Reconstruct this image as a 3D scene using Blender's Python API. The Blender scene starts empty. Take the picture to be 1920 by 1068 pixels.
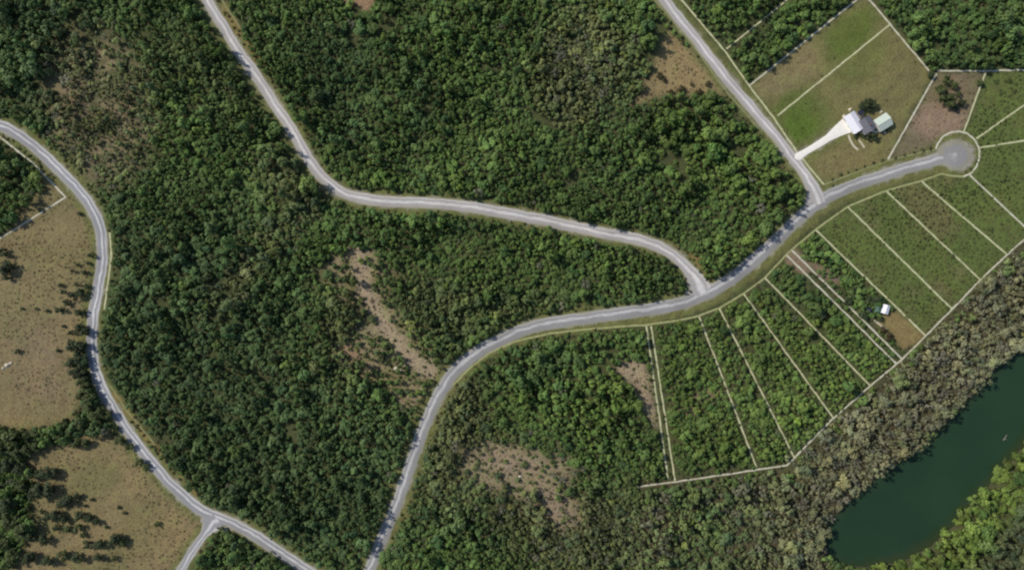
import bpy, math, random
import numpy as np
from mathutils import Vector, Matrix

# ------------------------------------------------------------------ camera, sky, sun, exposure
SC = bpy.context.scene
COL = SC.collection
S = 0.3                      # metres per photo pixel on the ground
CAM_H = 420.0
cam_data = bpy.data.cameras.new('camera')
cam = bpy.data.objects.new('camera', cam_data); COL.objects.link(cam)
cam.location = (0, 0, CAM_H); cam.rotation_euler = (0, 0, 0)
cam_data.sensor_fit = 'HORIZONTAL'
cam_data.angle = 2 * math.atan(960 * S / CAM_H)
cam_data.clip_end = 20000; cam_data.clip_start = 1.0
SC.camera = cam

SUN_EL = math.radians(40)
SHADOW = Vector((0.90, -0.44, 0)).normalized()          # the way shadows fall on the ground
world = bpy.data.worlds.new('World'); SC.world = world; world.use_nodes = True
wn = world.node_tree.nodes; wl = world.node_tree.links
for n in list(wn): wn.remove(n)
sky = wn.new('ShaderNodeTexSky'); sky.sky_type = 'NISHITA'; sky.sun_disc = False
sky.sun_elevation = SUN_EL
sky.sun_rotation = math.atan2(-SHADOW.x, -SHADOW.y)     # towards the sun, clockwise from +Y
bg = wn.new('ShaderNodeBackground'); bg.inputs['Strength'].default_value = 0.11
wo = wn.new('ShaderNodeOutputWorld')
wl.new(sky.outputs[0], bg.inputs[0]); wl.new(bg.outputs[0], wo.inputs[0])
sd = bpy.data.lights.new('sun', 'SUN'); sd.energy = 3.9; sd.angle = math.radians(0.6); sd.color = (1.0, 0.93, 0.82)
sun = bpy.data.objects.new('sun', sd); COL.objects.link(sun)
sun.rotation_euler = Vector((SHADOW.x * math.cos(SUN_EL), SHADOW.y * math.cos(SUN_EL), -math.sin(SUN_EL))).to_track_quat('-Z', 'Y').to_euler()
sun.location = (-300, 150, 300)
SC.view_settings.view_transform = 'Standard'; SC.view_settings.look = 'None'
SC.view_settings.gamma = 1.0; SC.view_settings.exposure = 0.0
SC.view_settings.use_curve_mapping = False
SC.render.engine = 'CYCLES'
SC.cycles.max_bounces = 5; SC.cycles.diffuse_bounces = 2; SC.cycles.transmission_bounces = 2
SC.cycles.glossy_bounces = 2; SC.cycles.use_denoising = False
SC.cycles.use_adaptive_sampling = False
SC.cycles.pixel_filter_type = 'BLACKMAN_HARRIS'; SC.cycles.filter_width = 2.3

RNG = np.random.default_rng(11)
random.seed(5)
def W(px, py, z=0.0): return ((px - 960) * S, (534 - py) * S, z)

# ------------------------------------------------------------------ maps of the place (3 px cells)
X0, Y0, CELL, NX, NY = -300.0, -300.0, 3.0, 840, 556
GX, GY = np.meshgrid(X0 + (np.arange(NX) + .5) * CELL, Y0 + (np.arange(NY) + .5) * CELL)

def vnoise(x, y, scale, seed):
    r = np.random.default_rng(seed); T = r.random((64, 64))
    u = x / scale; v = y / scale
    i = np.floor(u).astype(int); j = np.floor(v).astype(int)
    fu = u - i; fv = v - j; fu = fu * fu * (3 - 2 * fu); fv = fv * fv * (3 - 2 * fv)
    g = lambda a, b: T[b % 64, a % 64]
    return (g(i, j) * (1 - fu) + g(i + 1, j) * fu) * (1 - fv) + (g(i, j + 1) * (1 - fu) + g(i + 1, j + 1) * fu) * fv
def fnoise(x, y, scale, seed):
    return (vnoise(x, y, scale, seed) * .55 + vnoise(x, y, scale / 2.1, seed + 1) * .3 + vnoise(x, y, scale / 4.3, seed + 2) * .15)

def poly_mask(pts, x=None, y=None):
    x = GX if x is None else x; y = GY if y is None else y
    P = np.array(pts, float); m = np.zeros(x.shape, bool)
    for k in range(len(P)):
        ax, ay = P[k]; bx, by = P[(k + 1) % len(P)]
        if ay == by: continue
        c = ((ay > y) != (by > y)) & (x < (bx - ax) * (y - ay) / (by - ay) + ax)
        m ^= c
    return m.astype(np.float32)
def line_dist(pts, x=None, y=None):
    x = GX if x is None else x; y = GY if y is None else y
    d = np.full(x.shape, 1e9)
    P = np.array(pts, float)
    for k in range(len(P) - 1):
        a, b = P[k], P[k + 1]; v = b - a; L = max(v @ v, 1e-9)
        t = np.clip(((x - a[0]) * v[0] + (y - a[1]) * v[1]) / L, 0, 1)
        d = np.minimum(d, np.hypot(x - a[0] - t * v[0], y - a[1] - t * v[1]))
    return d
def blur(a, n):
    if n < 1: return a
    for ax in (0, 1):
        for _ in range(2):
            p = np.pad(a, [(n + 1, n) if k == ax else (0, 0) for k in (0, 1)], mode='edge')
            c = np.cumsum(p, axis=ax, dtype=np.float64)
            a = (np.take(c, range(2 * n + 1, c.shape[ax]), axis=ax) - np.take(c, range(0, c.shape[ax] - 2 * n - 1), axis=ax)) / (2 * n + 1)
    return a
def sample(a, px, py):
    i = np.clip(((np.asarray(px) - X0) / CELL).astype(int), 0, NX - 1); j = np.clip(((np.asarray(py) - Y0) / CELL).astype(int), 0, NY - 1)
    return a[j, i]
def smooth(pts, step=7.0):
    P = [np.array(p, float) for p in pts]; P = [2 * P[0] - P[1]] + P + [2 * P[-1] - P[-2]]
    out = []
    for k in range(1, len(P) - 2):
        n = max(2, int(np.linalg.norm(P[k + 1] - P[k]) / step))
        for q in range(n):
            t = q / n
            out.append(.5 * (2 * P[k] + (P[k + 1] - P[k - 1]) * t + (2 * P[k - 1] - 5 * P[k] + 4 * P[k + 1] - P[k + 2]) * t * t + (3 * P[k] - P[k - 1] - 3 * P[k + 1] + P[k + 2]) * t ** 3))
    out.append(P[-2]); return np.array(out)

ROAD_MAIN = smooth([(590, 1330), (640, 1200), (690, 1075), (712, 1020), (738, 960), (765, 885), (790, 815), (815, 755), (845, 705), (890, 664), (940, 636), (1000, 612), (1070, 600), (1150, 589), (1230, 578), (1290, 564), (1332, 546), (1375, 520), (1420, 483), (1465, 441), (1505, 403), (1545, 373), (1590, 352), (1640, 334), (1700, 315), (1750, 301), (1792, 290)])
ROAD_NORTH = smooth([(250, -260), (330, -105), (386, -5), (412, 40), (447, 95), (482, 145), (512, 190), (542, 235), (571, 285), (602, 330), (642, 360), (692, 374), (760, 379), (830, 382), (900, 391), (970, 403), (1050, 419), (1120, 434), (1190, 448), (1240, 464), (1275, 488), (1300, 518), (1318, 550)])
ROAD_EAST = smooth([(1080, -240), (1180, -95), (1243, -3), (1290, 55), (1333, 110), (1381, 170), (1431, 228), (1478, 285), (1508, 325), (1528, 360), (1538, 382)])
ROAD_WEST = smooth([(-290, 250), (-120, 222), (-10, 234), (30, 250), (70, 280), (112, 320), (152, 362), (178, 402), (190, 442), (191, 490), (184, 540), (175, 590), (172, 640), (178, 690), (195, 735), (225, 785), (260, 835), (300, 885), (345, 930), (385, 960), (430, 977), (480, 1005), (530, 1038), (580, 1070), (720, 1160), (860, 1330)])
LANE = smooth([(408, 972), (392, 988), (370, 1020), (350, 1050), (330, 1085), (280, 1180), (230, 1330)])
DRIVE = smooth([(1488, 299), (1512, 284), (1545, 264), (1572, 245), (1592, 233)])

RIVER = [(2300, 420), (2060, 560), (1925, 652), (1874, 686), (1830, 738), (1787, 785), (1738, 832), (1697, 860), (1658, 890), (1624, 916), (1588, 945), (1562, 976), (1546, 1010), (1548, 1040), (1590, 1062), (1640, 1066), (1700, 1052), (1750, 1024), (1795, 985), (1825, 945), (1872, 900), (1905, 858), (1945, 815), (2080, 720), (2300, 600)]

FIELD_W = [(-300, 470), (0, 445), (40, 395), (80, 345), (60, 312), (90, 325), (135, 365), (165, 402), (178, 440), (178, 500), (166, 545), (160, 600), (158, 640), (150, 700), (150, 745), (140, 790), (60, 803), (-10, 800), (-300, 830)]
FIELD_S = [(40, 850), (100, 838), (160, 812), (222, 815), (262, 858), (300, 902), (350, 950), (392, 980), (372, 1010), (345, 1060), (250, 1250), (-60, 1250), (20, 1060), (60, 980), (60, 900)]
CLEAR_N = [(1246, 62), (1262, 60), (1300, 100), (1336, 142), (1368, 182), (1330, 178), (1280, 176), (1235, 180), (1195, 198), (1178, 202), (1205, 165), (1225, 130), (1238, 90)]
HOUSE_LOT = [(1405, 162), (1608, 0), (1660, -45), (1632, 2), (1745, 135), (1665, 300), (1600, 322), (1545, 345), (1500, 290), (1450, 218)]
SOIL_LOT = [(1757, 138), (1848, 138), (1806, 245), (1770, 255), (1752, 282), (1670, 298)]
WEED_LOTS = [(1530, 432), (1590, 388), (1660, 358), (1728, 339), (1800, 332), (1840, 290), (1815, 248), (1850, 137), (2300, 130), (2300, 120), (2300, 330), (1990, 385), (1925, 442), (1838, 524), (1735, 628), (1640, 540)]
CABIN_LOT = [(1668, 578), (1700, 596), (1734, 630), (1712, 650), (1690, 655), (1668, 625), (1640, 606)]
CLEAR_MID = [(640, 470), (655, 462), (700, 462), (722, 498), (716, 540), (752, 596), (782, 626), (800, 662), (832, 690), (822, 718), (800, 758), (770, 766), (735, 745), (690, 705), (650, 675), (636, 645), (668, 622), (680, 596), (655, 550), (620, 515), (612, 490)]
CLEAR_S = [(872, 842), (925, 824), (985, 842), (1050, 852), (1082, 880), (1052, 905), (1090, 945), (1092, 992), (1045, 996), (1000, 955), (940, 925), (895, 908), (866, 870)]
CLEAR_LOT = [(1145, 688), (1188, 670), (1213, 684), (1224, 745), (1236, 815), (1212, 780), (1185, 722)]
CLEAR_TOP = [(640, -40), (705, -40), (702, 12), (688, 24), (668, 10), (640, 4)]

LINES = {   # drawn overlay lot lines, no real clearing; added as pale ground strips, photo pixels
 'lot_line_river': [(1195, 912), (1265, 903), (1420, 880), (1476, 872), (1560, 786), (1632, 723), (1690, 675), (1735, 630), (1785, 580), (1838, 525), (1888, 478), (1925, 445), (2010, 372)],
 'lot_line_road_front': [(850, 722), (880, 690), (920, 660), (965, 640), (1030, 625), (1110, 616), (1210, 609), (1270, 601), (1310, 592), (1350, 577), (1395, 550), (1435, 520), (1480, 472), (1530, 430), (1590, 387), (1660, 358), (1728, 339), (1765, 326), (1785, 330), (1806, 331)],
 'lot_line_circle': [(1755, 280), (1758, 270), (1768, 256), (1782, 248), (1798, 246), (1814, 250), (1828, 262), (1836, 278), (1837, 296), (1831, 313), (1822, 324), (1806, 331)],
 'lot_line': [(1212, 611), (1253, 899)], 'lot_line.001': [(1221, 611), (1266, 902)], 'lot_line.002': [(1311, 593), (1420, 879)],
 'lot_line.003': [(1349, 578), (1490, 858)], 'lot_line.004': [(1395, 551), (1563, 784)], 'lot_line.005': [(1435, 521), (1632, 723)],
 'lot_line.006': [(1475, 478), (1681, 682)], 'lot_line.007': [(1485, 469), (1692, 673)], 'lot_line.008': [(1530, 431), (1736, 629)],
 'lot_line.009': [(1590, 388), (1785, 579)], 'lot_line.010': [(1662, 358), (1838, 524)], 'lot_line.011': [(1728, 340), (1888, 477)],
 'lot_line.012': [(1818, 328), (1925, 428), (1990, 485)], 'lot_line.013': [(1807, 248), (1848, 135)], 'lot_line.014': [(1831, 260), (1925, 194), (2050, 110)],
 'lot_line.015': [(1838, 277), (1925, 263), (2050, 240)], 'lot_line.016': [(1757, 133), (1850, 133), (1925, 131), (2060, 130)],
 'lot_line.017': [(1756, 138), (1665, 299)], 'lot_line.018': [(1590, -50), (1632, 2), (1742, 133)], 'lot_line.019': [(1660, -48), (1606, 0), (1405, 161)],
 'lot_line.020': [(1668, 47), (1458, 217)], 'lot_line.021': [(1520, -38), (1470, 5), (1362, 92)],
 'lot_line_east_road': [(1235, -50), (1278, 0), (1360, 97), (1408, 165), (1450, 220), (1495, 286), (1545, 346)],
 'lot_line_east_road.001': [(1195, -45), (1228, 0), (1300, 86), (1362, 172), (1420, 238)],
 'lot_line_house_front': [(1546, 346), (1600, 325), (1665, 301), (1752, 281)],
 'lot_line_west': [(-60, 480), (0, 447), (123, 370), (62, 306), (0, 257), (-50, 215)],
 'lot_line_west_road': [(206, 436), (209, 480), (202, 530), (196, 580)], 'lot_line_west_road.001': [(206, 722), (240, 772), (292, 834)],
 'lot_line_north_road': [(400, -30), (420, 6), (450, 52)],
}

D_ROADS = [(line_dist(ROAD_MAIN), 12), (line_dist(ROAD_NORTH), 11.5), (line_dist(ROAD_EAST), 11), (line_dist(ROAD_WEST), 11.5), (line_dist(LANE), 8.5)]
d_circle = np.hypot((GX - 1793) / 1.15, GY - 290)
D_ROADS.append((d_circle, 31)); D_ROADS.append((line_dist(DRIVE), 9))
road_gap = np.min([d - w for d, w in D_ROADS], axis=0)          # px from a road edge
line_gap = np.full(GX.shape, 1e9)
for k, p in LINES.items(): line_gap = np.minimum(line_gap, line_dist(p))
river_in = poly_mask(RIVER)
river_gap = np.where(river_in > .5, -line_dist(RIVER + RIVER[:1]), line_dist(RIVER + RIVER[:1]))
HOUSE_BOX = poly_mask([(1560, 205), (1600, 185), (1690, 200), (1690, 262), (1575, 270)])

m = {k: poly_mask(v) for k, v in dict(fw=FIELD_W, fs=FIELD_S, cn=CLEAR_N, hl=HOUSE_LOT, sl=SOIL_LOT, wl=WEED_LOTS, cl=CABIN_LOT, cm=CLEAR_MID, cs=CLEAR_S, ct=CLEAR_LOT, cp=CLEAR_TOP).items()}
open_ground = np.clip(m['fw'] + m['fs'] + m['cn'] + m['hl'] + m['sl'] + m['cl'] + m['cp'], 0, 1)
half_open = np.clip(m['cm'] + m['ct'] + m['cs'], 0, 1)
weeds_m = np.clip(m['wl'] - m['cl'], 0, 1)
def spot(x, y, rx, ry=None, ang=0):                             # soft blob 0..1
    ry = ry or rx; c, s = math.cos(math.radians(ang)), math.sin(math.radians(ang))
    u = ((GX - x) * c + (GY - y) * s) / rx; v = (-(GX - x) * s + (GY - y) * c) / ry
    return np.clip(1.35 - np.hypot(u, v), 0, .7) / .7

# --- ground colour
def mixc(base, col, w): return base * (1 - w[..., None]) + np.array(col)[None, None, :] * w[..., None]
LITTER = (.070, .080, .036); DRY = (.212, .168, .088); TAN = (.25, .195, .12); GRASS = (.092, .128, .030); OLIVE = (.150, .142, .062)
SOIL = (.215, .160, .110); GRAVEL = (.36, .33, .31)
g = np.zeros((NY, NX, 3)) + np.array(LITTER)
wob = fnoise(GX, GY, 34, 3); wob2 = fnoise(GX, GY, 90, 8)
g = mixc(g, (.07, .08, .032), np.clip((wob - .45) * 3, 0, .6))
g = mixc(g, DRY, blur(m['fw'] + m['fs'], 2).clip(0, 1))
g = mixc(g, SOIL, np.clip(spot(60, 690, 100, 75) * .55, 0, 1) * m['fw'])
g = mixc(g, TAN, np.clip(spot(50, 560, 110, 60) * .4, 0, 1) * m['fw'])
g = mixc(g, OLIVE, np.clip((wob2 - .42) * 3, 0, .7) * (m['fw'] * .6 + m['fs']))
g = mixc(g, (.225, .175, .088), spot(320, 1010, 80, 60) * .6 * m['fs'])
g = mixc(g, (.245, .19, .10), blur(m['cn'], 2))
g = mixc(g, (.215, .175, .10), np.clip(blur(np.clip(m['cm'] + m['cs'], 0, 1), 9) * 1.3, 0, .8)); g = mixc(g, (.245, .205, .12), blur(m['cm'], 3)); g = mixc(g, OLIVE, np.clip((fnoise(GX, GY, 26, 57) - .48) * 5, 0, .8) * blur(half_open, 2)); g = mixc(g, (.33, .26, .18), np.clip(1.6 - line_dist([(672, 475), (680, 520), (690, 560), (720, 610), (755, 655), (790, 690), (830, 700)]) / 13, 0, 1) * .85)
g = mixc(g, TAN, spot(765, 745, 40, 22) * .8); g = mixc(g, (.27, .18, .12), spot(655, 655, 22, 30) * .8)
g = mixc(g, (.24, .20, .125), blur(m['cs'], 4)); g = mixc(g, (.27, .21, .15), spot(955, 868, 60, 18, 12) * .8); g = mixc(g, (.25, .195, .145), spot(1040, 945, 40, 22, 50) * .7)
g = mixc(g, (.30, .235, .16), blur(m['ct'], 2))
g = mixc(g, (.27, .18, .11), blur(m['cp'], 1))
lot = blur(m['hl'], 1)
g = mixc(g, (.170, .156, .068), lot)
g = mixc(g, GRASS, np.clip(spot(1500, 225, 55, 70, -35) * .8 + spot(1590, 60, 70, 30, -38) * .8 + spot(1610, 110, 60, 40, -38) * .45, 0, .9) * lot)
g = mixc(g, (.205, .170, .088), spot(1480, 135, 75, 30, -38) * .85 * lot); g = mixc(g, (.160, .140, .064), np.clip(spot(1690, 150, 40, 90, 30) * .5, 0, 1) * lot)
g = mixc(g, (.175, .148, .070), spot(1580, 300, 60, 30) * .8 * lot)
g = mixc(g, (.085, .135, .024), spot(1503, 240, 26, 34, -30) * .8 * lot)
g = mixc(g, (.16, .135, .082), blur(m['sl'], 1)); g = mixc(g, (.235, .172, .125), spot(1760, 225, 52, 32, -10) * m['sl']); g = mixc(g, (.19, .14, .10), spot(1790, 165, 18, 45) * .6 * m['sl'])
g = mixc(g, (.100, .132, .040), blur(weeds_m, 1)); g = mixc(g, (.15, .128, .066), np.clip(spot(1745, 400, 70, 30, 40) * .6 + (wob - .55) * 2, 0, .6) * weeds_m)
g = mixc(g, (.22, .17, .075), blur(m['cl'], 1))
g = mixc(g, (.21, .175, .09), np.clip(spot(1325, 738, 30, 10, -15) + spot(1285, 768, 30, 9, 8), 0, .8))
g = mixc(g, (.23, .17, .12), np.clip(spot(1495, 490, 26, 16, 40) + spot(1550, 515, 30, 10, 35), 0, .85))
g = mixc(g, (.085, .072, .045), blur(poly_mask([(1200, 900), (1480, 875), (1735, 632), (1925, 448), (2300, 200), (2300, 420), (1925, 652), (1745, 838), (1560, 1015), (1560, 1300), (1150, 1300)]), 3) * .8)
g = mixc(g, (.225, .18, .11), np.clip(spot(185, 200, 95, 130, -10), 0, .85) * np.clip((wob - .3) * 4, 0, 1))
verge = np.clip(1.35 - np.maximum(road_gap, 0) / 13, 0, 1)
g = mixc(g, (.138, .148, .055), verge * .9)
g = mixc(g, (.165, .16, .06), np.clip(1 - np.abs(line_dist(ROAD_MAIN) - 21) / 9, 0, 1) * (GX > 690) * .6)
tanv = np.clip(1.2 - line_dist([(420, 15), (445, 55), (475, 95), (500, 130)]) / 9, 0, 1) + np.clip(1.2 - line_dist([(1278, 455), (1310, 490), (1330, 530)]) / 6, 0, 1) + np.clip(1.1 - line_dist([(215, 740), (260, 800), (300, 850), (370, 925)]) / 7, 0, 1)
g = mixc(g, (.24, .175, .07), np.clip(tanv, 0, 1) * .8)
g = mixc(g, (.23, .18, .12), np.clip(1.2 - line_dist([(612, 350), (585, 375), (565, 410)]) / 9, 0, 1) * .7)
g = mixc(g, GRAVEL, np.clip(1.0 - (road_gap + 4) / 5.5, 0, 1) * .7)
g = mixc(g, (.07, .065, .038), np.clip(1 - np.abs(river_gap) / 9, 0, 1) * .8)
g = mixc(g, (.045, .06, .035), np.clip(-river_gap / 8, 0, 1))
GROUND_RGB = g

# --- trees: where, how big, what colour
tall = np.ones(GX.shape) * 1.0
for a in [(1370, 260, 150, 110, 1.65), (1040, 730, 150, 90, 1.5), (1780, 60, 220, 80, 1.5), (1430, 60, 90, 70, 1.35), (60, 60, 110, 130, 1.6), (330, 560, 160, 130, 1.3), (300, 740, 130, 130, 1.3), (560, 850, 200, 150, 1.25), (545, 290, 45, 95, 1.8), (1440, 405, 70, 60, 1.7), (120, 60, 30, 90, 1.9), (690, 35, 70, 25, 1.7), (850, 690, 50, 60, 1.2), (1230, 100, 45, 110, 1.5), (690, 40, 70, 40, 1.4), (20, 330, 70, 70, 1.5), (480, 1040, 90, 45, 1.3), (800, 1000, 100, 70, 1.3), (1500, 650, 130, 110, 1.15)]:
    tall = np.maximum(tall, 1 + (a[4] - 1) * spot(*a[:4]))
bank_m = blur(poly_mask([(1205, 915), (1300, 905), (1480, 880), (1570, 795), (1692, 685), (1740, 640), (1845, 530), (1930, 452), (2300, 300), (2300, 420), (1925, 652), (1745, 838), (1560, 1015), (1540, 1300), (1180, 1300)]), 2)
far_bank = poly_mask([(1640, 1066), (1700, 1052), (1750, 1024), (1795, 985), (1825, 945), (1872, 900), (1905, 858), (1945, 815), (2080, 720), (2300, 600), (2300, 1368), (1600, 1368)])
tall = np.where(bank_m > .5, 1.25 + .2 * np.clip((GX - 1400) / 200, 0, 1), tall); tall = np.where(far_bank > .5, 2.35, tall)
tall = np.where((m['cm'] + m['cs'] > .5), .7, tall)
scrub_tl = np.clip(spot(185, 200, 95, 140, -10) * 1.2, 0, 1)
tall = tall * (1 - .3 * scrub_tl) * (.72 + .56 * fnoise(GX, GY, 85, 44))

tone = np.zeros((NY, NX, 3)) + np.array((.072, .110, .034))
tone = mixc(tone, (.056, .084, .038), np.clip(spot(330, 700, 230, 280) + spot(600, 900, 200, 160) + spot(60, 60, 120, 140), 0, .75))
tone = mixc(tone, (.095, .135, .034), np.clip(spot(1370, 270, 140, 120) * .6 + spot(1000, 480, 220, 60) * .35 + spot(1080, 760, 130, 70) * .5 + spot(860, 230, 60, 120) * .3 + spot(650, 340, 160, 30) * .4, 0, .8))
tone = mixc(tone, (.118, .116, .060), np.clip(spot(1090, 120, 90, 100) * .75 + spot(1060, 200, 50, 40) * .5 + spot(660, 620, 60, 110) * .3 + spot(800, 600, 90, 80) * .25 + spot(540, 340, 45, 60) * .55 + spot(450, 510, 90, 22, -45) * .5, 0, .8))
tone = mixc(tone, (.165, .150, .082), scrub_tl * .6)
tone = mixc(tone, (.105, .098, .052), np.clip(spot(900, 900, 120, 90) * .6 + spot(860, 760, 60, 70) * .5 + spot(1070, 1000, 130, 80) * .6, 0, .7))
tone = mixc(tone, (.118, .122, .062), np.clip(np.clip(1.3 - line_dist([(620, 365), (540, 420), (470, 500), (390, 600)]) / 22, 0, 1) * .6 + spot(330, 110, 70, 60) * .3 + spot(420, 190, 60, 70) * .25 + spot(1110, 60, 50, 60) * .4 + spot(1210, 150, 50, 60) * .35 + spot(830, 590, 100, 60) * .4 + spot(990, 570, 80, 25) * .4 + spot(640, 640, 40, 90) * .4 + spot(1150, 1000, 110, 80) * .5 + spot(840, 800, 50, 90) * .5, 0, .7))
tone = mixc(tone, (.058, .094, .040), np.clip(spot(620, 110, 80, 70) * .7 + spot(800, 190, 40, 70) * .6 + spot(640, 230, 80, 60) * .5 + spot(1160, 230, 50, 60) * .4 + spot(1000, 680, 80, 40) * .5 + spot(900, 970, 60, 60) * .5, 0, .7))
tone = mixc(tone, (.098, .132, .034), np.clip(spot(1430, 720, 220, 130), 0, .5))
tone = mixc(tone, (.058, .090, .032), np.clip(spot(1800, 50, 190, 80), 0, .7))
tone = mixc(tone, (.140, .126, .090), np.clip(bank_m * .85 * np.clip((GX - 1250) / 300, .25, 1), 0, 1))
tone = mixc(tone, (.098, .132, .032), np.clip(far_bank * 1.4 - np.clip((river_gap - 45) / 40, 0, 1.2), 0, .9))
tone = mixc(tone, (.075, .082, .05), np.clip(far_bank * np.clip((river_gap - 60) / 30, 0, 1), 0, .85))

dens = np.clip(1 - open_ground - weeds_m, 0, 1)
in_dry = spot(1325, 738, 26, 9, -15) + spot(1285, 768, 26, 8, 8) + spot(1235, 690, 8, 40)
dens = np.where(half_open > .5, .17, dens); dens = np.where(m['ct'] > .5, .02, dens); dens = np.where(m['cs'] > .5, .07, dens)
dens = np.where(line_dist([(655, 478), (680, 520), (690, 560), (720, 610), (755, 655), (790, 690), (830, 705)]) < 11, .01, dens)
dens = np.where((spot(745, 525, 55, 26, 20) > .4) & (dens > .5), .35, dens)
GAPS = [([(135, -20), (136, 30), (128, 85)], 7), ([(80, 150), (112, 168)], 8), ([(650, 70), (692, 64), (738, 44)], 8), ([(803, 160), (800, 215)], 5), ([(1090, 315), (1065, 348)], 6), ([(1240, 45), (1228, 110)], 9), ([(1275, 290), (1285, 340)], 7), ([(1252, 285), (1256, 300)], 9), ([(1370, 260), (1385, 285)], 7), ([(905, 120), (930, 128)], 6), ([(620, 490), (600, 520)], 8), ([(430, 545), (395, 585)], 6), ([(480, 500), (450, 530)], 5), ([(1150, 660), (1125, 690)], 7), ([(560, 195), (600, 215)], 4), ([(1000, 215), (1030, 232)], 8), ([(300, 560), (330, 600)], 6), ([(310, 820), (340, 850)], 6), ([(540, 800), (560, 840)], 6), ([(480, 690), (500, 720)], 6)]
for p_, w_ in GAPS: dens = np.where(line_dist(p_) < w_, .04, dens)
dens = np.where((line_dist([p for p in ROAD_NORTH if -60 < p[1] < 352]) < 28) & (GX < np.interp(GY, ROAD_NORTH[:, 1], ROAD_NORTH[:, 0])) & (GY < 350), .05, dens)
dens = np.where(scrub_tl > .4, dens * np.clip(1.0 - 1.3 * fnoise(GX, GY, 34, 99), .12, .65), dens)
dens = np.where(in_dry > .5, .25, dens)
dens = np.where(spot(1495, 490, 30, 20, 40) + spot(1550, 515, 34, 14, 35) > .45, .15, dens)
ix = [p for p in ROAD_MAIN if p[0] > 840 and p[1] < 720]
front = poly_mask([tuple(p) for p in ix] + LINES['lot_line_road_front'][::-1])
ne = np.clip(blur(open_ground + weeds_m, 3), 0, 1) * (GX > 1395) * (GY < 345)
east_verge = (line_dist(ROAD_EAST) < 27) & (GX > np.interp(GY, ROAD_EAST[:, 1], ROAD_EAST[:, 0]) - 22)
dens = np.where((front > .5) | (ne > .12) | east_verge, 0, dens)
tl = line_dist([(1608, 0), (1405, 162)]); dens = np.where((tl > 7) & (GX > 1395) & (GY < 165) & (GX < 1620) & (poly_mask([(1405, 150), (1600, -6), (1400, -200), (1200, -60)]) > .5) & ~east_verge, 1, dens)
dens = np.where((GX > 1640) & (GY < 120) & (GX - 1640 > (GY - 2) * .85 + 8), 1, dens); dens = np.where((GX > 1762) & (GY < 126), 1, dens)
halo = blur(np.clip(m['cm'] + m['cs'] + m['ct'], 0, 1), 8); dens = dens * np.where(half_open > .5, 1, np.clip(1.15 - 1.5 * halo, .15, 1))
SOFT_DENS = dens
kind_brown = np.clip(bank_m * (.33 + .27 * np.clip((GX - 1400) / 200, 0, 1)) + scrub_tl * .3 + spot(1090, 140, 80, 90) * .35 + spot(950, 900, 120, 80) * .35 + spot(1080, 1000, 120, 70) * .4, 0, .9)

# ------------------------------------------------------------------ materials
def mat(name):
    mt = bpy.data.materials.new(name); mt.use_nodes = True
    nt = mt.node_tree; b = nt.nodes['Principled BSDF']; return mt, nt, b
def noise(nt, scale, detail=4, rough=.6, co=None):
    n = nt.nodes.new('ShaderNodeTexNoise'); n.inputs['Scale'].default_value = scale; n.inputs['Detail'].default_value = detail; n.inputs['Roughness'].default_value = rough
    if co is not None: nt.links.new(co, n.inputs['Vector'])
    return n.outputs['Fac']
def mathn(nt, op, a, b=None):
    n = nt.nodes.new('ShaderNodeMath'); n.operation = op
    for i, v in enumerate((a, b)):
        if v is None: continue
        if isinstance(v, (int, float)): n.inputs[i].default_value = v
        else: nt.links.new(v, n.inputs[i])
    return n.outputs[0]
def maprange(nt, v, a, b, c, d):
    n = nt.nodes.new('ShaderNodeMapRange'); nt.links.new(v, n.inputs[0])
    for i, q in enumerate((a, b, c, d)): n.inputs[i + 1].default_value = q
    return n.outputs[0]
def scale_col(nt, col, fac):
    n = nt.nodes.new('ShaderNodeVectorMath'); n.operation = 'SCALE'
    if isinstance(col, tuple): n.inputs[0].default_value = col
    else: nt.links.new(col, n.inputs[0])
    nt.links.new(fac, n.inputs['Scale']); return n.outputs[0]
def mixcol(nt, fac, a, b):
    n = nt.nodes.new('ShaderNodeMix'); n.data_type = 'RGBA'
    if isinstance(fac, (int, float)): n.inputs[0].default_value = fac
    else: nt.links.new(fac, n.inputs[0])
    for i, v in ((6, a), (7, b)):
        if isinstance(v, tuple): n.inputs[i].default_value = (*v, 1)
        else: nt.links.new(v, n.inputs[i])
    return n.outputs[2]
def objco(nt): return nt.nodes.new('ShaderNodeTexCoord').outputs['Object']
def bump(nt, b, h, dist, strength=1):
    n = nt.nodes.new('ShaderNodeBump'); n.inputs['Distance'].default_value = dist; n.inputs['Strength'].default_value = strength
    nt.links.new(h, n.inputs['Height']); nt.links.new(n.outputs[0], b.inputs['Normal'])

def simple(name, col, rough=.7, var=.25, scale=3, metal=0, bumpd=0):
    mt, nt, b = mat(name); co = objco(nt); f = noise(nt, scale, 5, .65, co)
    nt.links.new(scale_col(nt, col, maprange(nt, f, .25, .75, 1 - var, 1 + var)), b.inputs['Base Color'])
    b.inputs['Roughness'].default_value = rough; b.inputs['Metallic'].default_value = metal
    if bumpd: bump(nt, b, f, bumpd)
    return mt

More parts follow.
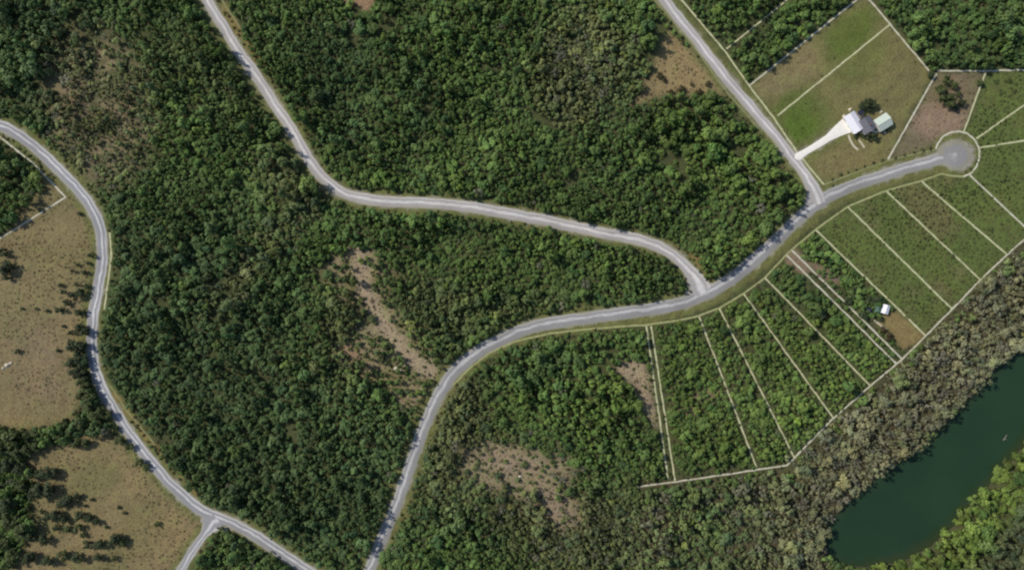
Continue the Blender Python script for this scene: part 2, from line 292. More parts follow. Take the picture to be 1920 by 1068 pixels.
def ground_material():
    mt, nt, b = mat('ground'); co = objco(nt)
    a = nt.nodes.new('ShaderNodeAttribute'); a.attribute_name = 'soil'
    f1 = noise(nt, .9, 6, .7, co); f2 = noise(nt, .16, 5, .65, co); f3 = noise(nt, .035, 4, .6, co)
    k = mathn(nt, 'MULTIPLY', maprange(nt, f1, .25, .75, .55, 1.45), maprange(nt, f2, .25, .75, .72, 1.28))
    c = scale_col(nt, a.outputs['Color'], k)
    w = maprange(nt, f2, .5, .72, 0, .55)
    c2 = nt.nodes.new('ShaderNodeVectorMath'); c2.operation = 'MULTIPLY'; nt.links.new(c, c2.inputs[0]); c2.inputs[1].default_value = (.68, .92, .6)
    c = mixcol(nt, w, c, c2.outputs[0])
    c3 = nt.nodes.new('ShaderNodeVectorMath'); c3.operation = 'MULTIPLY'; nt.links.new(c, c3.inputs[0]); c3.inputs[1].default_value = (1.12, 1.09, 1.04)
    c = mixcol(nt, maprange(nt, f3, .45, .65, 0, 1), c, c3.outputs[0])
    nt.links.new(c, b.inputs['Base Color']); b.inputs['Roughness'].default_value = .95; b.inputs['Specular IOR Level'].default_value = .1
    bump(nt, b, mathn(nt, 'ADD', f1, mathn(nt, 'MULTIPLY', f2, 2.5)), .35)
    return mt

def road_material(name, base, bright, edge, stripe, width, track=.5):
    """stripe: where across the road (-1..1) the bright strip of loose stone lies"""
    mt, nt, b = mat(name); co = objco(nt)
    uv = nt.nodes.new('ShaderNodeUVMap'); uv.uv_map = 'road'
    sp = nt.nodes.new('ShaderNodeSeparateXYZ'); nt.links.new(uv.outputs[0], sp.inputs[0])
    mp = nt.nodes.new('ShaderNodeCombineXYZ'); nt.links.new(mathn(nt, 'MULTIPLY', sp.outputs[0], 6), mp.inputs[0]); nt.links.new(mathn(nt, 'MULTIPLY', sp.outputs[1], .35), mp.inputs[1])
    along = noise(nt, .5, 5, .6, mp.outputs[0]); fine = noise(nt, 1.6, 6, .7, co); big = noise(nt, .05, 3, .5, co)
    u = mathn(nt, 'ADD', sp.outputs[0], maprange(nt, noise(nt, .08, 4, .6, co), .3, .7, -.22, .22))
    def strip(c, w): return maprange(nt, mathn(nt, 'ABSOLUTE', mathn(nt, 'SUBTRACT', u, c)), w * .3, w, 1, 0)
    c = mixcol(nt, mathn(nt, 'MULTIPLY', strip(stripe, width), maprange(nt, along, .3, .6, .45, 1)), base, bright)
    c = mixcol(nt, mathn(nt, 'MULTIPLY', strip(stripe - .72, .22), track), c, bright)
    e = maprange(nt, mathn(nt, 'ADD', mathn(nt, 'ABSOLUTE', u), maprange(nt, fine, .3, .7, -.15, .15)), .74, .98, 0, 1)
    c = mixcol(nt, e, c, edge)
    k = mathn(nt, 'MULTIPLY', maprange(nt, fine, .25, .75, .84, 1.16), maprange(nt, big, .3, .7, .88, 1.12))
    nt.links.new(scale_col(nt, c, k), b.inputs['Base Color']); b.inputs['Roughness'].default_value = .9; b.inputs['Specular IOR Level'].default_value = .2
    bump(nt, b, fine, .06)
    return mt

def line_material(name, col):
    mt, nt, b = mat(name); co = objco(nt)
    f = noise(nt, .5, 5, .7, co); f2 = noise(nt, .07, 3, .6, co)
    c = mixcol(nt, maprange(nt, f2, .35, .65, 0, .5), col, (col[0] * .72, col[1] * .75, col[2] * .6))
    nt.links.new(scale_col(nt, c, maprange(nt, f, .25, .75, .7, 1.25)), b.inputs['Base Color']); b.inputs['Roughness'].default_value = .95
    return mt

def leaf_material(name, trans=.3):
    mt, nt, b = mat(name)
    a = nt.nodes.new('ShaderNodeAttribute'); a.attribute_type = 'INSTANCER'; a.attribute_name = 'tone'
    t = nt.nodes.new('ShaderNodeAttribute'); t.attribute_name = 'tint'
    c = scale_col(nt, a.outputs['Color'], maprange(nt, t.outputs['Fac'], 0, 1, .70, 1.32))
    h = nt.nodes.new('ShaderNodeVectorMath'); h.operation = 'MULTIPLY'; nt.links.new(c, h.inputs[0]); h.inputs[1].default_value = (1.12, 1.04, .85)
    c = mixcol(nt, maprange(nt, t.outputs['Fac'], .55, 1, 0, .8), c, h.outputs[0])
    nt.links.new(c, b.inputs['Base Color']); b.inputs['Roughness'].default_value = .65; b.inputs['Specular IOR Level'].default_value = .25
    tr = nt.nodes.new('ShaderNodeBsdfTranslucent'); nt.links.new(c, tr.inputs[0])
    mx = nt.nodes.new('ShaderNodeMixShader'); mx.inputs[0].default_value = trans
    nt.links.new(b.outputs[0], mx.inputs[1]); nt.links.new(tr.outputs[0], mx.inputs[2])
    nt.links.new(mx.outputs[0], nt.nodes['Material Output'].inputs[0])
    return mt

def water_material():
    mt, nt, b = mat('river_water'); co = objco(nt)
    f = noise(nt, .02, 4, .6, co)
    sep = nt.nodes.new('ShaderNodeAttribute'); sep.attribute_name = 'shallow'
    c = mixcol(nt, maprange(nt, f, .35, .65, 0, 1), (.016, .041, .021), (.021, .049, .025))
    c = mixcol(nt, mathn(nt, 'MULTIPLY', sep.outputs['Fac'], .8), c, (.045, .052, .022))
    nt.links.new(c, b.inputs['Base Color']); b.inputs['Roughness'].default_value = .12; b.inputs['IOR'].default_value = 1.33
    bump(nt, b, noise(nt, .9, 4, .6, co), .03, .5)
    return mt

M = dict(ground=ground_material(), water=water_material(), leaf=leaf_material('leaves'), bark=simple('bark', (.10, .078, .058), .9, .4, 2, 0, .02),
    road_main=road_material('gravel_grey', (.255, .252, .250), (.49, .485, .485), (.27, .265, .20), -.1, .32),
    road_west=road_material('gravel_blue_grey', (.265, .268, .28), (.60, .60, .61), (.34, .32, .26), -.05, .24, .7),
    road_pale=road_material('gravel_pale', (.35, .335, .325), (.62, .605, .60), (.30, .285, .20), .0, .34),
    line_front=line_material('drawn_line_verge', (.33, .34, .16)), line_yellow=line_material('drawn_line_yellow', (.50, .50, .31)), line_white=line_material('drawn_line_pale', (.55, .53, .43)), line_faint=line_material('drawn_line_faint', (.24, .25, .12)),  # colours of the drawn lot lines, added as strips, not real dry ground
    concrete=simple('concrete', (.80, .77, .71), .85, .10, .6), path=simple('pale_path', (.5, .46, .34), .9, .2, 1.2),
    white_metal=simple('white_metal_roof', (.74, .74, .80), .5, .06, .8), slate=simple('slate_roof', (.125, .13, .155), .8, .3, 1.5, 0, .02),
    mint_metal=simple('mint_metal_roof', (.50, .57, .50), .5, .10, .7), siding=simple('siding', (.60, .58, .54), .8, .08, 2), trim=simple('trim', (.78, .78, .76), .6, .05, 3),
    glass=simple('window_glass', (.02, .025, .03), .08, .1, 1), door=simple('door_paint', (.16, .05, .035), .5, .1, 2), teal=simple('teal_canvas', (.06, .115, .09), .8, .25, 1.5),
    navy=simple('navy_panel', (.022, .026, .045), .6, .2, 2), rock=simple('pale_rock', (.55, .50, .40), .9, .25, 1.6, 0, .05), wood=simple('weathered_wood', (.30, .26, .21), .85, .3, 3), brick=simple('brick', (.22, .09, .06), .9, .3, 5))

# ------------------------------------------------------------------ mesh helpers
def new_obj(name, me, parent=None, material=None):
    o = bpy.data.objects.new(name, me); COL.objects.link(o)
    if material and me and not me.materials: me.materials.append(material)
    if parent: o.parent = parent
    return o
def mesh(name, v, f, smooth_=False):
    me = bpy.data.meshes.new(name); me.from_pydata([tuple(map(float, q)) for q in v], [], [tuple(map(int, q)) for q in f])
    if smooth_: me.polygons.foreach_set('use_smooth', [True] * len(me.polygons))
    me.update(); return me
def tag(o, label=None, cat=None, group=None, kind=None):
    if label: o['label'] = label
    if cat: o['category'] = cat
    if group: o['group'] = group
    if kind: o['kind'] = kind
    return o
def empty(name, loc, rz=0):
    o = bpy.data.objects.new(name, None); COL.objects.link(o); o.location = loc; o.rotation_euler = (0, 0, rz); o.empty_display_size = .5; return o
class MB:
    def __init__(s): s.v = []; s.f = []
    def add(s, v, f):
        n = len(s.v); s.v += [tuple(q) for q in v]; s.f += [tuple(i + n for i in q) for q in f]; return s
    def box(s, x0, x1, y0, y1, z0, z1):
        return s.add([(x0, y0, z0), (x1, y0, z0), (x1, y1, z0), (x0, y1, z0), (x0, y0, z1), (x1, y0, z1), (x1, y1, z1), (x0, y1, z1)],
                     [(3, 2, 1, 0), (4, 5, 6, 7), (0, 1, 5, 4), (1, 2, 6, 5), (2, 3, 7, 6), (3, 0, 4, 7)])
    def tube(s, pts, radii, n=6):
        pts = [Vector(p) for p in pts]; rings = []
        for k, p in enumerate(pts):
            d = (pts[min(k + 1, len(pts) - 1)] - pts[max(k - 1, 0)]).normalized(); q = d.to_track_quat('Z', 'Y')
            rings.append([p + q @ Vector((math.cos(a) * radii[k], math.sin(a) * radii[k], 0)) for a in [2 * math.pi * i / n for i in range(n)]])
        base = len(s.v)
        for r in rings: s.v += [tuple(q) for q in r]
        for k in range(len(rings) - 1):
            for i in range(n):
                s.f.append((base + k * n + i, base + k * n + (i + 1) % n, base + (k + 1) * n + (i + 1) % n, base + (k + 1) * n + i))
        s.f.append(tuple(base + i for i in reversed(range(n)))); s.f.append(tuple(base + (len(rings) - 1) * n + i for i in range(n)))
        return s
    def build(s, name, material, parent=None, smooth_=False): return new_obj(name, mesh(name, s.v, s.f, smooth_), parent, material)

# ------------------------------------------------------------------ ground, water, roads
def ground_height(px, py):
    rg = sample(river_gap, px, py)
    h = np.where(rg < 30, -2.6 * np.clip((14 - rg) / 26, 0, 1) ** 1.2 * 1.0, 0.0)
    return h - np.clip(-rg / 40, 0, 1) * 1.5
def build_ground():
    fx = np.arange(-345, 345.1, 1.25); fy = np.arange(-225, 225.1, 1.25)
    ext = lambda f: np.concatenate([-np.geomspace(9000, abs(f[0]) + 15, 16), f, np.geomspace(f[-1] + 15, 9000, 16)])
    xs = ext(fx); ys = ext(fy); n = len(xs); k = len(ys)
    X, Y = np.meshgrid(xs, ys); px = X / S + 960; py = 534 - Y / S
    far = (np.abs(X) > 350) | (np.abs(Y) > 230)
    Z = np.where(far, 0, ground_height(px, py))
    Z = Z + np.where(far, 0, np.clip((sample(road_gap, px, py) - 12) / 30, 0, 1) * np.clip((sample(line_gap, px, py) - 8) / 20, 0, 1) * np.clip((sample(river_gap, px, py) - 20) / 20, 0, 1) * (1 - sample(blur(HOUSE_BOX, 4), px, py)) * (fnoise(px, py, 60, 21) - .5) * .7)
    me = bpy.data.meshes.new('ground')
    V = np.stack([X, Y, Z], -1).reshape(-1, 3)
    i = np.arange((k - 1) * (n - 1)); r = i // (n - 1); c = i % (n - 1); a = r * n + c
    F = np.stack([a, a + 1, a + n + 1, a + n], -1)
    me.vertices.add(len(V)); me.vertices.foreach_set('co', V.ravel().astype(np.float32))
    me.loops.add(F.size); me.loops.foreach_set('vertex_index', F.ravel().astype(np.int32))
    me.polygons.add(len(F)); me.polygons.foreach_set('loop_start', np.arange(0, F.size, 4, dtype=np.int32))
    me.update(calc_edges=True); me.polygons.foreach_set('use_smooth', np.ones(len(F), bool))
    jx = px + (vnoise(px, py, 9, 31) - .5) * 9; jy = py + (vnoise(px, py, 9, 37) - .5) * 9
    rgb = sample(GROUND_RGB, jx, jy).reshape(-1, 3); rgb[far.ravel()] = (.07, .08, .035)
    at = me.attributes.new('soil', 'FLOAT_COLOR', 'POINT'); at.data.foreach_set('color', np.concatenate([rgb, np.ones((len(rgb), 1))], 1).ravel().astype(np.float32))
    o = new_obj('ground', me, None, M['ground']); tag(o, kind='structure')
build_ground()

def build_water():
    pts = np.array(RIVER, float); c = pts.mean(0)
    # a grid of quads clipped to the river's neighbourhood, so the bank hides its edge
    xs = np.arange(1530, 2300, 10.0); ys = np.arange(400, 1100, 10.0); v = []; f = []; idx = {}; sh = []
    def vid(i, j):
        if (i, j) not in idx:
            idx[(i, j)] = len(v); v.append(W(xs[i], ys[j], -1.35))
            rg = float(sample(river_gap, xs[i], ys[j])); right = max(0.0, min(1.0, 1 - (-rg) / 20)) * (1.0 if (xs[i] - 1560) * .82 + (ys[j] - 1040) * 1 > 75 else .35)
            sh.append(right)
        return idx[(i, j)]
    for i in range(len(xs) - 1):
        for j in range(len(ys) - 1):
            if sample(river_gap, xs[i] + 5, ys[j] + 5) < 22: f.append((vid(i, j), vid(i, j + 1), vid(i + 1, j + 1), vid(i + 1, j)))
    me = mesh('river', v, f, True)
    at = me.attributes.new('shallow', 'FLOAT', 'POINT'); at.data.foreach_set('value', np.array(sh, np.float32))
    tag(new_obj('river', me, None, M['water']), kind='structure')
build_water()

def ribbon(name, pts, half, z, material, crown=.08, nac=9, wob_amp=.06, seed=1, skirt=.25):
    """a road laid on the ground: cambered sheet, uneven edges, u across and v along in metres"""
    P = np.array([W(*p)[:2] for p in pts]); n = len(P)
    T = np.gradient(P, axis=0); T /= np.linalg.norm(T, axis=1)[:, None]; N = np.stack([-T[:, 1], T[:, 0]], 1)
    L = np.concatenate([[0], np.cumsum(np.linalg.norm(np.diff(P, axis=0), axis=1))])
    h = (half(L / L[-1]) if callable(half) else np.full(n, half)) * S
    v = []; f = []; uv = []
    us = np.linspace(-1, 1, nac)
    for k in range(n):
        for u in us:
            w = h[k] * (1 + wob_amp * (2 * float(vnoise(np.array(L[k]), np.array(u > 0), 5.0, seed)) - 1) * (abs(u) > .5))
            p = P[k] + N[k] * (-u * w); v.append((p[0], p[1], z + crown * (1 - u * u) - (.05 if abs(u) == 1 else 0))); uv.append((u, L[k]))
    for k in range(n - 1):
        for j in range(nac - 1):
            a = k * nac + j; f.append((a, a + 1, a + nac + 1, a + nac))
    me = mesh(name, v, f, True)
    ul = me.uv_layers.new(name='road')
    for lp in me.loops: ul.data[lp.index].uv = uv[lp.vertex_index]
    o = new_obj(name, me, None, material); tag(o, kind='structure'); return o

ribbon('main_road', ROAD_MAIN, lambda t: np.interp(t, [0, .25, .45, .7, 1], [10.5, 10.5, 12, 12, 11]), .06, M['road_main'], seed=3)
ribbon('north_road', ROAD_NORTH, lambda t: np.interp(t, [0, .3, .965, 1], [10, 10.5, 11, 26]), .075, M['road_pale'], seed=4)
ribbon('east_road', ROAD_EAST, lambda t: np.interp(t, [0, .9, 1], [10.5, 10, 15]), .09, M['road_pale'], seed=5)
ribbon('west_road', ROAD_WEST, 10.5, .06, M['road_west'], seed=6)
ribbon('side_lane', LANE, lambda t: np.interp(t, [0, .03, .09, 1], [30, 20, 8, 8]), .075, M['road_west'], seed=7)
def disc(name, cx, cy, rx, ry, z, material, seed):
    v = [W(cx, cy, z + .08)]; f = []; uv = [(0, 0)]; n = 48; rings = 4
    for r in range(1, rings + 1):
        for i in range(n):
            a = 2 * math.pi * i / n; k = r / rings * (1 + .3 * (vnoise(np.array(i * 1.0), np.array(0.), 4, seed) - .5) * (r == rings))
            v.append(W(cx + rx * k * math.cos(a), cy + ry * k * math.sin(a), z + .08 * (1 - (r / rings) ** 2) - (.05 if r == rings else 0))); uv.append((.3 + .7 * r / rings if r > 2 else .3, a * 8))
    for i in range(n):
        f.append((0, 1 + (i + 1) % n, 1 + i))
        for r in range(rings - 1):
            f.append((1 + r * n + i, 1 + r * n + (i + 1) % n, 1 + (r + 1) * n + (i + 1) % n, 1 + (r + 1) * n + i))
    me = mesh(name, v, f, True); me.flip_normals()
    ul = me.uv_layers.new(name='road')
    for lp in me.loops: ul.data[lp.index].uv = uv[lp.vertex_index]
    tag(new_obj(name, me, None, material), kind='structure')
disc('turning_circle', 1791, 290, 30, 25, .115, M['road_main'], 9)
disc('junction_apron', 1312, 545, 27, 19, .028, M['road_pale'], 14)
disc('junction_apron', 1527, 374, 24, 18, .028, M['road_pale'], 15)
disc('junction_apron', 400, 976, 24, 15, .028, M['road_west'], 16)
disc('junction_apron', 1492, 297, 15, 12, .03, M['road_pale'], 17)
ribbon('driveway', DRIVE, lambda t: np.interp(t, [0, .06, .2, .62, .8, 1], [11, 8, 5.5, 6.5, 11, 16]), .115, M['concrete'], .05, seed=8, wob_amp=.02)
ribbon('garden_path', smooth([(1591, 253), (1595, 264), (1602, 275), (1609, 281)], 3), 2.0, .05, M['path'], .03, 5, seed=10)
ribbon('garden_path', smooth([(1610, 262), (1615, 268), (1621, 277)], 3), 1.6, .05, M['path'], .03, 5, seed=12)
ribbon('farm_track', smooth([(706, -60), (712, -10), (713, 14), (722, 27)], 4), 4.5, .05, M['path'], .03, 5, seed=13)

def strip(name, pts, width, material, seed):
    pts = np.array(pts, float); out = []
    for k in range(len(pts) - 1):
        n = max(1, int(np.linalg.norm(pts[k + 1] - pts[k]) / 4)); out += [pts[k] + (pts[k + 1] - pts[k]) * q / n for q in range(n)]
    out.append(pts[-1]); P = np.array(out); nz = np.array([vnoise(np.array(i * 1.0), np.array(seed * 1.7), 3.0, 77) for i in range(len(P))])
    T = np.gradient(P, axis=0); T /= np.linalg.norm(T, axis=1)[:, None] + 1e-9; Nn = np.stack([-T[:, 1], T[:, 0]], 1)
    P = P + Nn * ((nz - .5) * 1.0)[:, None]; v = []; f = []
    zz = .022 + .003 * (seed % 9)
    for k in range(len(P)):
        w = width * (.75 + .5 * nz[(k * 7) % len(P)])
        for u in (-1, 0, 1):
            p = P[k] + Nn[k] * w * .5 * u; v.append(W(p[0], p[1], zz + (.09 if u == 0 else -.02)))
    for k in range(len(P) - 1):
        for j in (0, 1): f.append((3 * k + j, 3 * k + 3 + j, 3 * k + 4 + j, 3 * k + 1 + j))
    me = mesh(name, v, f, True)
    o = new_obj(name.split('.')[0], me, None, material); tag(o, kind='structure')
FAINT = {'lot_line_road_front', 'lot_line_house_front', 'lot_line_east_road.001', 'lot_line_west_road.001', 'lot_line_north_road'}
WHITE = {'lot_line_river', 'lot_line.016', 'lot_line.017', 'lot_line.018', 'lot_line.019', 'lot_line_circle', 'lot_line.012', 'lot_line_west', 'lot_line.006', 'lot_line.007'}
for i, (k, p) in enumerate(LINES.items()):
    strip(k, p, 3.4 if k == 'lot_line_road_front' else 2.4 if k in FAINT else 3.0, M['line_front'] if k == 'lot_line_road_front' else M['line_faint'] if k in FAINT else M['line_white'] if k in WHITE else M['line_yellow'], i)

# ------------------------------------------------------------------ plants
def crown_mesh(name, seed, shape='round', nclump=16, nleaf=320, leaf=.27, trunk=False):
    """crown of radius about 1 m standing on z=0 and about 2.4 m tall, to be scaled; leaves as small bent quads in clumps"""
    r = np.random.default_rng(seed)
    cl = []
    for k in range(nclump):
        a = r.random() * 2 * math.pi; t = r.random()
        if shape == 'round': z = .75 + 1.5 * t; rr = .74 * math.sqrt(max(0, 1 - ((z - 1.35) / 1.1) ** 2)) * (.35 + .65 * r.random() ** .5)
        elif shape == 'cone': z = .25 + 2.2 * t; rr = .85 * (1 - t) ** .85 * (.5 + .5 * r.random())
        elif shape == 'open': z = .9 + 1.4 * t; rr = .85 * (.3 + .7 * r.random() ** .5) * math.sqrt(max(.1, 1 - ((z - 1.5) / 1.1) ** 2))
        else: z = .12 + .55 * t * (1 - 0); rr = .8 * r.random() ** .5 * (1.1 - .6 * t)
        cl.append((rr * math.cos(a), rr * math.sin(a), z, r.random()))
    cl = np.array(cl); ci = r.integers(0, nclump, nleaf)
    cr = {'round': .40, 'cone': .27, 'open': .30, 'low': .34}[shape]
    d = r.normal(size=(nleaf, 3)); d /= np.linalg.norm(d, axis=1)[:, None]
    pos = cl[ci, :3] + d * (cr * r.random((nleaf, 1)) ** .45) * np.array([1, 1, .8])
    pos[:, 2] = np.maximum(pos[:, 2], .05)
    out = pos - np.array([0, 0, {'round': 1.1, 'cone': .7, 'open': 1.2, 'low': .0}[shape]]); out /= np.linalg.norm(out, axis=1)[:, None] + 1e-6
    nrm = d * .55 + out * .75 + np.array([0, 0, .3]) + r.normal(size=(nleaf, 3)) * .35; nrm /= np.linalg.norm(nrm, axis=1)[:, None]
    ref = r.normal(size=(nleaf, 3)); u = np.cross(nrm, ref); u /= np.linalg.norm(u, axis=1)[:, None]; w = np.cross(nrm, u)
    sz = leaf * (.6 + .8 * r.random((nleaf, 1)))
    q = np.stack([pos - u * sz * .5, pos + w * sz * .38 - nrm * sz * .08, pos + u * sz * .5 - nrm * sz * .12, pos - w * sz * .38], 1).reshape(-1, 3)
    F = np.arange(nleaf * 4).reshape(-1, 4)
    tint = np.clip(cl[ci, 3] * .7 + r.random(nleaf) * .3, 0, 1)
    v = q.tolist(); f = F.tolist(); nm = len(f)
    if trunk:
        t = trunk_builder(seed, shape); n = len(v); v += t.v; f += [tuple(i + n for i in p) for p in t.f]
    me = mesh(name, v, f)
    me.materials.append(M['leaf'])
    if trunk:
        me.materials.append(M['bark']); me.polygons.foreach_set('material_index', np.array([0] * nm + [1] * (len(f) - nm), np.int32))
    at = me.attributes.new('tint', 'FLOAT', 'FACE'); at.data.foreach_set('value', np.concatenate([tint, np.zeros(len(f) - nm)]).astype(np.float32))
    return me
def trunk_builder(seed, shape):
    r = random.Random(seed); b = MB(); h = {'round': 1.7, 'cone': 2.1, 'open': 1.9, 'low': .35}[shape]
    b.tube([(0, 0, -.12), (.02, .01, h * .4), (r.uniform(-.08, .08), r.uniform(-.08, .08), h)], [.075, .055, .02], 5)
    for k in range(3 if shape == 'low' else 5):
        a = r.uniform(0, 6.28); z0 = h * r.uniform(.3, .8); L = {'round': .7, 'cone': .35, 'open': .85, 'low': .4}[shape]
        b.tube([(0, 0, z0), (math.cos(a) * L * .5, math.sin(a) * L * .5, z0 + L * .35), (math.cos(a) * L, math.sin(a) * L, z0 + L * .55)], [.035, .022, .008], 4)
    return b

SHAPES = {'round': ('round', 15, 340, .32), 'cone': ('cone', 20, 260, .24), 'open': ('open', 13, 200, .27), 'low': ('low', 9, 90, .30)}
CROWN, TRUNK, PROTO = {}, {}, {}
for kx, (sh, nc, nl, lf) in SHAPES.items():
    CROWN[kx] = [crown_mesh('crown_' + kx, 100 + i * 7 + len(kx) * 31, sh, nc, nl, lf) for i in range(6)]
    TRUNK[kx] = []
    for i in range(6):
        t = trunk_builder(100 + i * 7 + len(kx) * 31, sh); me = mesh('trunk_' + kx, t.v, t.f, True); me.materials.append(M['bark']); TRUNK[kx].append(me)
    PROTO[kx] = [bpy.data.objects.new('plant_form', crown_mesh('plant_' + kx, 100 + i * 7 + len(kx) * 31, sh, nc, nl, lf, True)) for i in range(6)]

def scatter(name, label, cat, pos, rot, scl, idx, col, protos):
    """one mass of plants: points carrying instances of a handful of plant forms"""
    me = bpy.data.meshes.new(name); n = len(pos)
    me.vertices.add(n); me.vertices.foreach_set('co', np.asarray(pos, np.float32).ravel())
    def att(nm, ty, key, data): a = me.attributes.new(nm, ty, 'POINT'); a.data.foreach_set(key, data)
    att('rot', 'FLOAT_VECTOR', 'vector', np.asarray(rot, np.float32).ravel()); att('scl', 'FLOAT_VECTOR', 'vector', np.asarray(scl, np.float32).ravel())
    att('idx', 'INT', 'value', np.asarray(idx, np.int32)); att('tone', 'FLOAT_COLOR', 'color', np.concatenate([col, np.ones((n, 1))], 1).astype(np.float32).ravel())
    o = new_obj(name, me); tag(o, label, cat, kind='stuff')
    ng = bpy.data.node_groups.new(name, 'GeometryNodeTree')
    ng.interface.new_socket('Geometry', in_out='INPUT', socket_type='NodeSocketGeometry'); ng.interface.new_socket('Geometry', in_out='OUTPUT', socket_type='NodeSocketGeometry')
    N = ng.nodes; Lk = ng.links; gi = N.new('NodeGroupInput'); go = N.new('NodeGroupOutput'); ip = N.new('GeometryNodeInstanceOnPoints'); jn = N.new('GeometryNodeJoinGeometry')
    for p in protos:
        oi = N.new('GeometryNodeObjectInfo'); oi.inputs['Object'].default_value = p; oi.inputs['As Instance'].default_value = True; Lk.new(oi.outputs['Geometry'], jn.inputs[0])
    def na(nm, ty): a = N.new('GeometryNodeInputNamedAttribute'); a.data_type = ty; a.inputs[0].default_value = nm; return a.outputs[0]
    Lk.new(gi.outputs[0], ip.inputs['Points']); Lk.new(jn.outputs[0], ip.inputs['Instance']); ip.inputs['Pick Instance'].default_value = True
    Lk.new(na('idx', 'INT'), ip.inputs['Instance Index']); Lk.new(na('rot', 'FLOAT_VECTOR'), ip.inputs['Rotation']); Lk.new(na('scl', 'FLOAT_VECTOR'), ip.inputs['Scale'])
    Lk.new(ip.outputs[0], go.inputs[0])
    md = o.modifiers.new('plants', 'NODES'); md.node_group = ng
    return o

def plant(name, kx, px, py, r_px, h_m, tone_rgb, label, cat, group=None, variant=None, ground=None):
    """one tree or shrub that can be told apart: px, py is where its crown shows, so its foot stands a little nearer the centre"""
    i = variant if variant is not None else random.randrange(6)
    k = 1 - .62 * h_m / CAM_H
    qx, qy = 960 + (px - 960) * k, 534 + (py - 534) * k
    z = float(ground_height(np.array([qx]), np.array([qy]))[0])
    e = empty(name, W(qx, qy, z), random.uniform(0, 6.28)); tag(e, label, cat, group)
    s = r_px * S / .98
    c = new_obj('crown', CROWN[kx][i], e); c.scale = (s, s, h_m / 2.4); c['tone'] = [float(q) for q in tone_rgb]
    if kx != 'low':
        t = new_obj('trunk', TRUNK[kx][i], e); t.scale = (s, s, h_m / 2.4)
    return e

# --- the woods: variable spacing, largest trees become objects of their own
def darts(step, spacing, accept, seed):
    r = np.random.default_rng(seed)
    xs, ys = np.meshgrid(np.arange(-240, 2160, step), np.arange(-220, 1290, step))
    xs = (xs + r.uniform(-.5, .5, xs.shape) * step).ravel(); ys = (ys + r.uniform(-.5, .5, ys.shape) * step).ravel()
    k = accept(xs, ys, r); xs, ys = xs[k], ys[k]; o = r.permutation(len(xs)); xs, ys = xs[o], ys[o]
    sp = spacing(xs, ys, r); cell = 24.0; grid = {}; keep = []
    for i, (x, y, d) in enumerate(zip(xs.tolist(), ys.tolist(), sp.tolist())):
        cx, cy = int(x // cell), int(y // cell); ok = True
        for a in (cx - 1, cx, cx + 1):
            for b in (cy - 1, cy, cy + 1):
                for (qx, qy, qd) in grid.get((a, b), ()):
                    if (qx - x) ** 2 + (qy - y) ** 2 < ((d + qd) * .5) ** 2: ok = False; break
                if not ok: break
            if not ok: break
        if ok: grid.setdefault((cx, cy), []).append((x, y, d)); keep.append(i)
    return xs[keep], ys[keep], sp[keep]

clump = fnoise(GX, GY, 70, 55)
def acc_wood(x, y, r):
    jx = x + r.normal(0, 4, len(x)); jy = y + r.normal(0, 4, len(x))
    d = sample(SOFT_DENS, jx, jy) * (sample(clump, x, y) > .17)
    ok = r.random(len(x)) < d
    okb = sample(far_bank, x, y) > .5
    ok &= sample(road_gap, x, y) > 6 + 7 * vnoise(x, y, 40, 5); ok &= sample(line_gap, x, y) > 6.0; ok &= sample(river_gap, x, y) > np.where(okb, 1, 2)
    return ok & (sample(HOUSE_BOX, x, y) < .5)
def sp_wood(x, y, r): return 9.3 * sample(tall, x, y) * (.58 + 1.2 * r.random(len(x)) ** 2.0)
wx, wy, wsp = darts(3.6, sp_wood, acc_wood, 71)
n = len(wx); rr = RNG.random
wr = wsp * .72 * S * (0.92 + .25 * rr(n)); wh = np.clip(wsp * S * 1.25 * (.75 + .5 * rr(n)) + .6, 1.8, 11.0); wh = np.where(rr(n) < .06, wh * 1.35, wh)
relief = np.clip(-.25 + 2.5 * fnoise(GX, GY, 46, 133), .5, 1.75); wh *= np.where(sample(line_gap, wx, wy) < 22, 1, sample(relief, wx, wy))
row = line_dist([p for p in ROAD_NORTH if -60 < p[1] < 352], wx, wy); wh = np.where((row < 60) & (wy < 360) & (wx < np.interp(wy, ROAD_NORTH[:, 1], ROAD_NORTH[:, 0])), np.clip(wh * 1.55, 5, 11), wh)
row2 = line_dist([p for p in ROAD_MAIN if 1380 < p[0] < 1530], wx, wy); wh = np.where((row2 < 42) & (wy < np.interp(wx, ROAD_MAIN[:, 0], ROAD_MAIN[:, 1])) & (wx < 1500), np.clip(wh * 1.7, 6, 9.5), wh)
row3 = line_dist([p for p in ROAD_MAIN if 690 < p[0] < 980], wx, wy); wh = np.where((row3 < 34) & (wx < np.interp(wy, ROAD_MAIN[::-1, 1], ROAD_MAIN[::-1, 0])), np.clip(wh * 1.35, 4, 8), wh)
near_line = np.clip((sample(line_gap, wx, wy) - 4) / 10, 0, 1); wh *= .62 + .38 * near_line
in_lots = poly_mask([(1205, 612), (1395, 552), (1530, 432), (1735, 632), (1480, 872), (1266, 905)], wx, wy) > .5
wh = np.where(in_lots, wh * .75, wh)
near_road = np.clip((sample(road_gap, wx, wy) - 5) / 12, 0, 1); wh *= .85 + .15 * near_road
brown = rr(n) < np.maximum(sample(kind_brown, wx, wy), .02)
cone = (~brown) & (rr(n) < .16)
jt = np.where(sample(far_bank, wx, wy) > .5, 0, 14); tn = sample(tone, wx + RNG.normal(0, 1, n) * jt, wy + RNG.normal(0, 1, n) * jt).copy()
